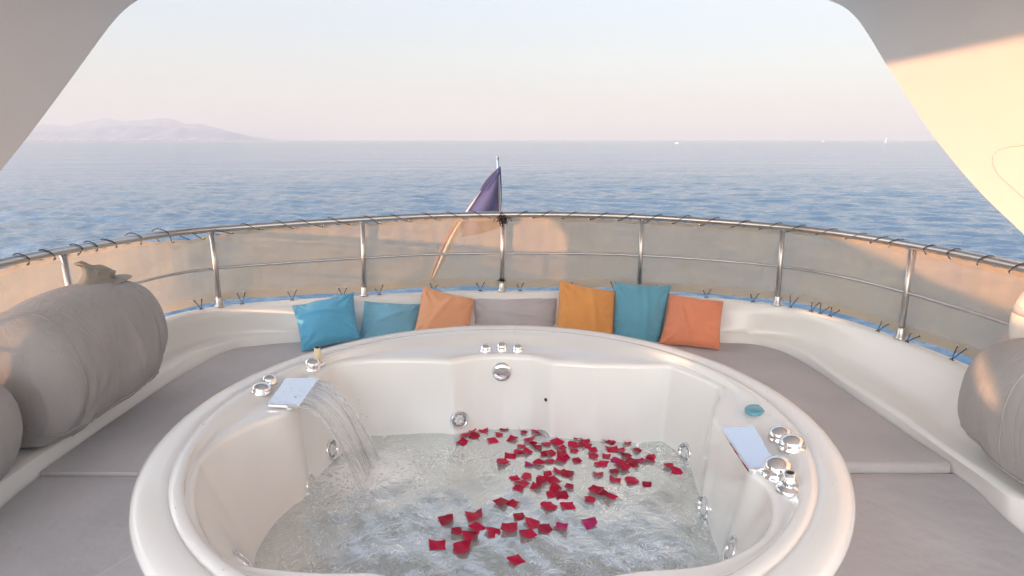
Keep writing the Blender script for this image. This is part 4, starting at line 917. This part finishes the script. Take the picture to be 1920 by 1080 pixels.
for sx in (-1, 1):
    x, P = leg_outline(sx); P = [tuple(q) for q in catmull(np.array(P[1:]), 70)]; P = [leg_outline(sx)[1][0]] + [p for p in P if p[0] < 5.0 and p[1] < ZROOF - .02]
    fw = [(P[-1][0] + .12, ZROOF - .01), (-1.3, ZROOF - .01), (-1.3, 1.055), (1.1, 1.055), (.75, .75), (.42, .15), (.25, .0), (.11, -.02), (-.40, -.09), (-.82, -.15), (-1.3, -.17), (-3.6, -.20), (-3.6, -1.25), (1.80, -1.25), (1.85, -.30), (1.95, -.19), (2.2, -.165)]  # forward part out of view; left bulwark outline added to shape the sunlight
    if sx < 0: P = [(2.70, -.165)] + [p for p in P if p[1] > -.16]
    else: fw = fw[:7] + [(.25, -1.25)]
    holes = [hole(-1.34, -.36, .15, .065, .5), hole(-.02, -.505, .26, .028)] if sx < 0 else []  # openings added in the unseen bulwark so sun patches reach cover and rim
    o = slab('side_support', P + fw, holes, x, x + sx * .10, GELW); pbase(o, hard)
    if sx > 0:
        # hatch: a thin rounded cover lying on the inner face
        H = [px(u, v, x)[1:] for u, v in ((1930, 272), (1895, 276), (1873, 282), (1863, 293), (1863, 308), (1872, 326), (1892, 345), (1930, 379))]
        H = [tuple(h) for h in H]; H += [(H[-1][0] - .35, H[-1][1] - .0), (H[-1][0] - .45, H[0][1])]
        h = slab('hatch', H, [], x - .006, x + .002, GELW); h.parent = o; bevel(h, .003, 3)
        m = MB(); m.tube([(x - .004, a, b) for a, b in H] + [(x - .004, *H[0])], .0022, 6); gk = m.build('gasket', mat('gasket_grey', (.50, .46, .41), .7)); gk.parent = h
        q = px(1865, 301, x - .007); m = MB(); m.lathe([(.004, 0), (.003, .003), (0, .003)], frame(q, (-1, 0, 0)), 10); s_ = m.build('screw', CHR); s_.parent = o
m = MB()
V = [(XL - .12, -1.3, ZROOF), (XR + .12, -1.3, ZROOF), (XR + .12, 4.98, ZROOF), (XL - .12, 4.98, ZROOF)]; V += [(a, b, ZROOF + .12) for a, b, c in V]
m.add(V, [(3, 2, 1, 0), (4, 5, 6, 7), (0, 1, 5, 4), (1, 2, 6, 5), (2, 3, 7, 6), (3, 0, 4, 7)]); o = m.build('roof', GELW, hard, smooth=False); bevel(o, .03, 3)
# ================================================================ HAZE
hz = bpy.data.materials.new('haze'); hz.use_nodes = True; t = hz.node_tree; t.nodes.clear()
ho = t.nodes.new('ShaderNodeOutputMaterial'); pv = t.nodes.new('ShaderNodeVolumePrincipled'); pv.inputs['Density'].default_value = 4.0e-5
pv.inputs['Color'].default_value = (.43, .432, .44, 1); pv.inputs['Anisotropy'].default_value = 0; t.links.new(pv.outputs[0], ho.inputs['Volume'])
V = [(a, b, c) for a in (-45000, 45000) for b in (-9000, 60000) for c in (SEA_Z - 3.5, 1600)]
hb = mobj('haze', V, [(0, 1, 3, 2), (4, 6, 7, 5), (0, 4, 5, 1), (2, 3, 7, 6), (0, 2, 6, 4), (1, 5, 7, 3)], hz, smooth=False)
tag(hb, 'pale evening haze over the sea', 'haze', kind='stuff')
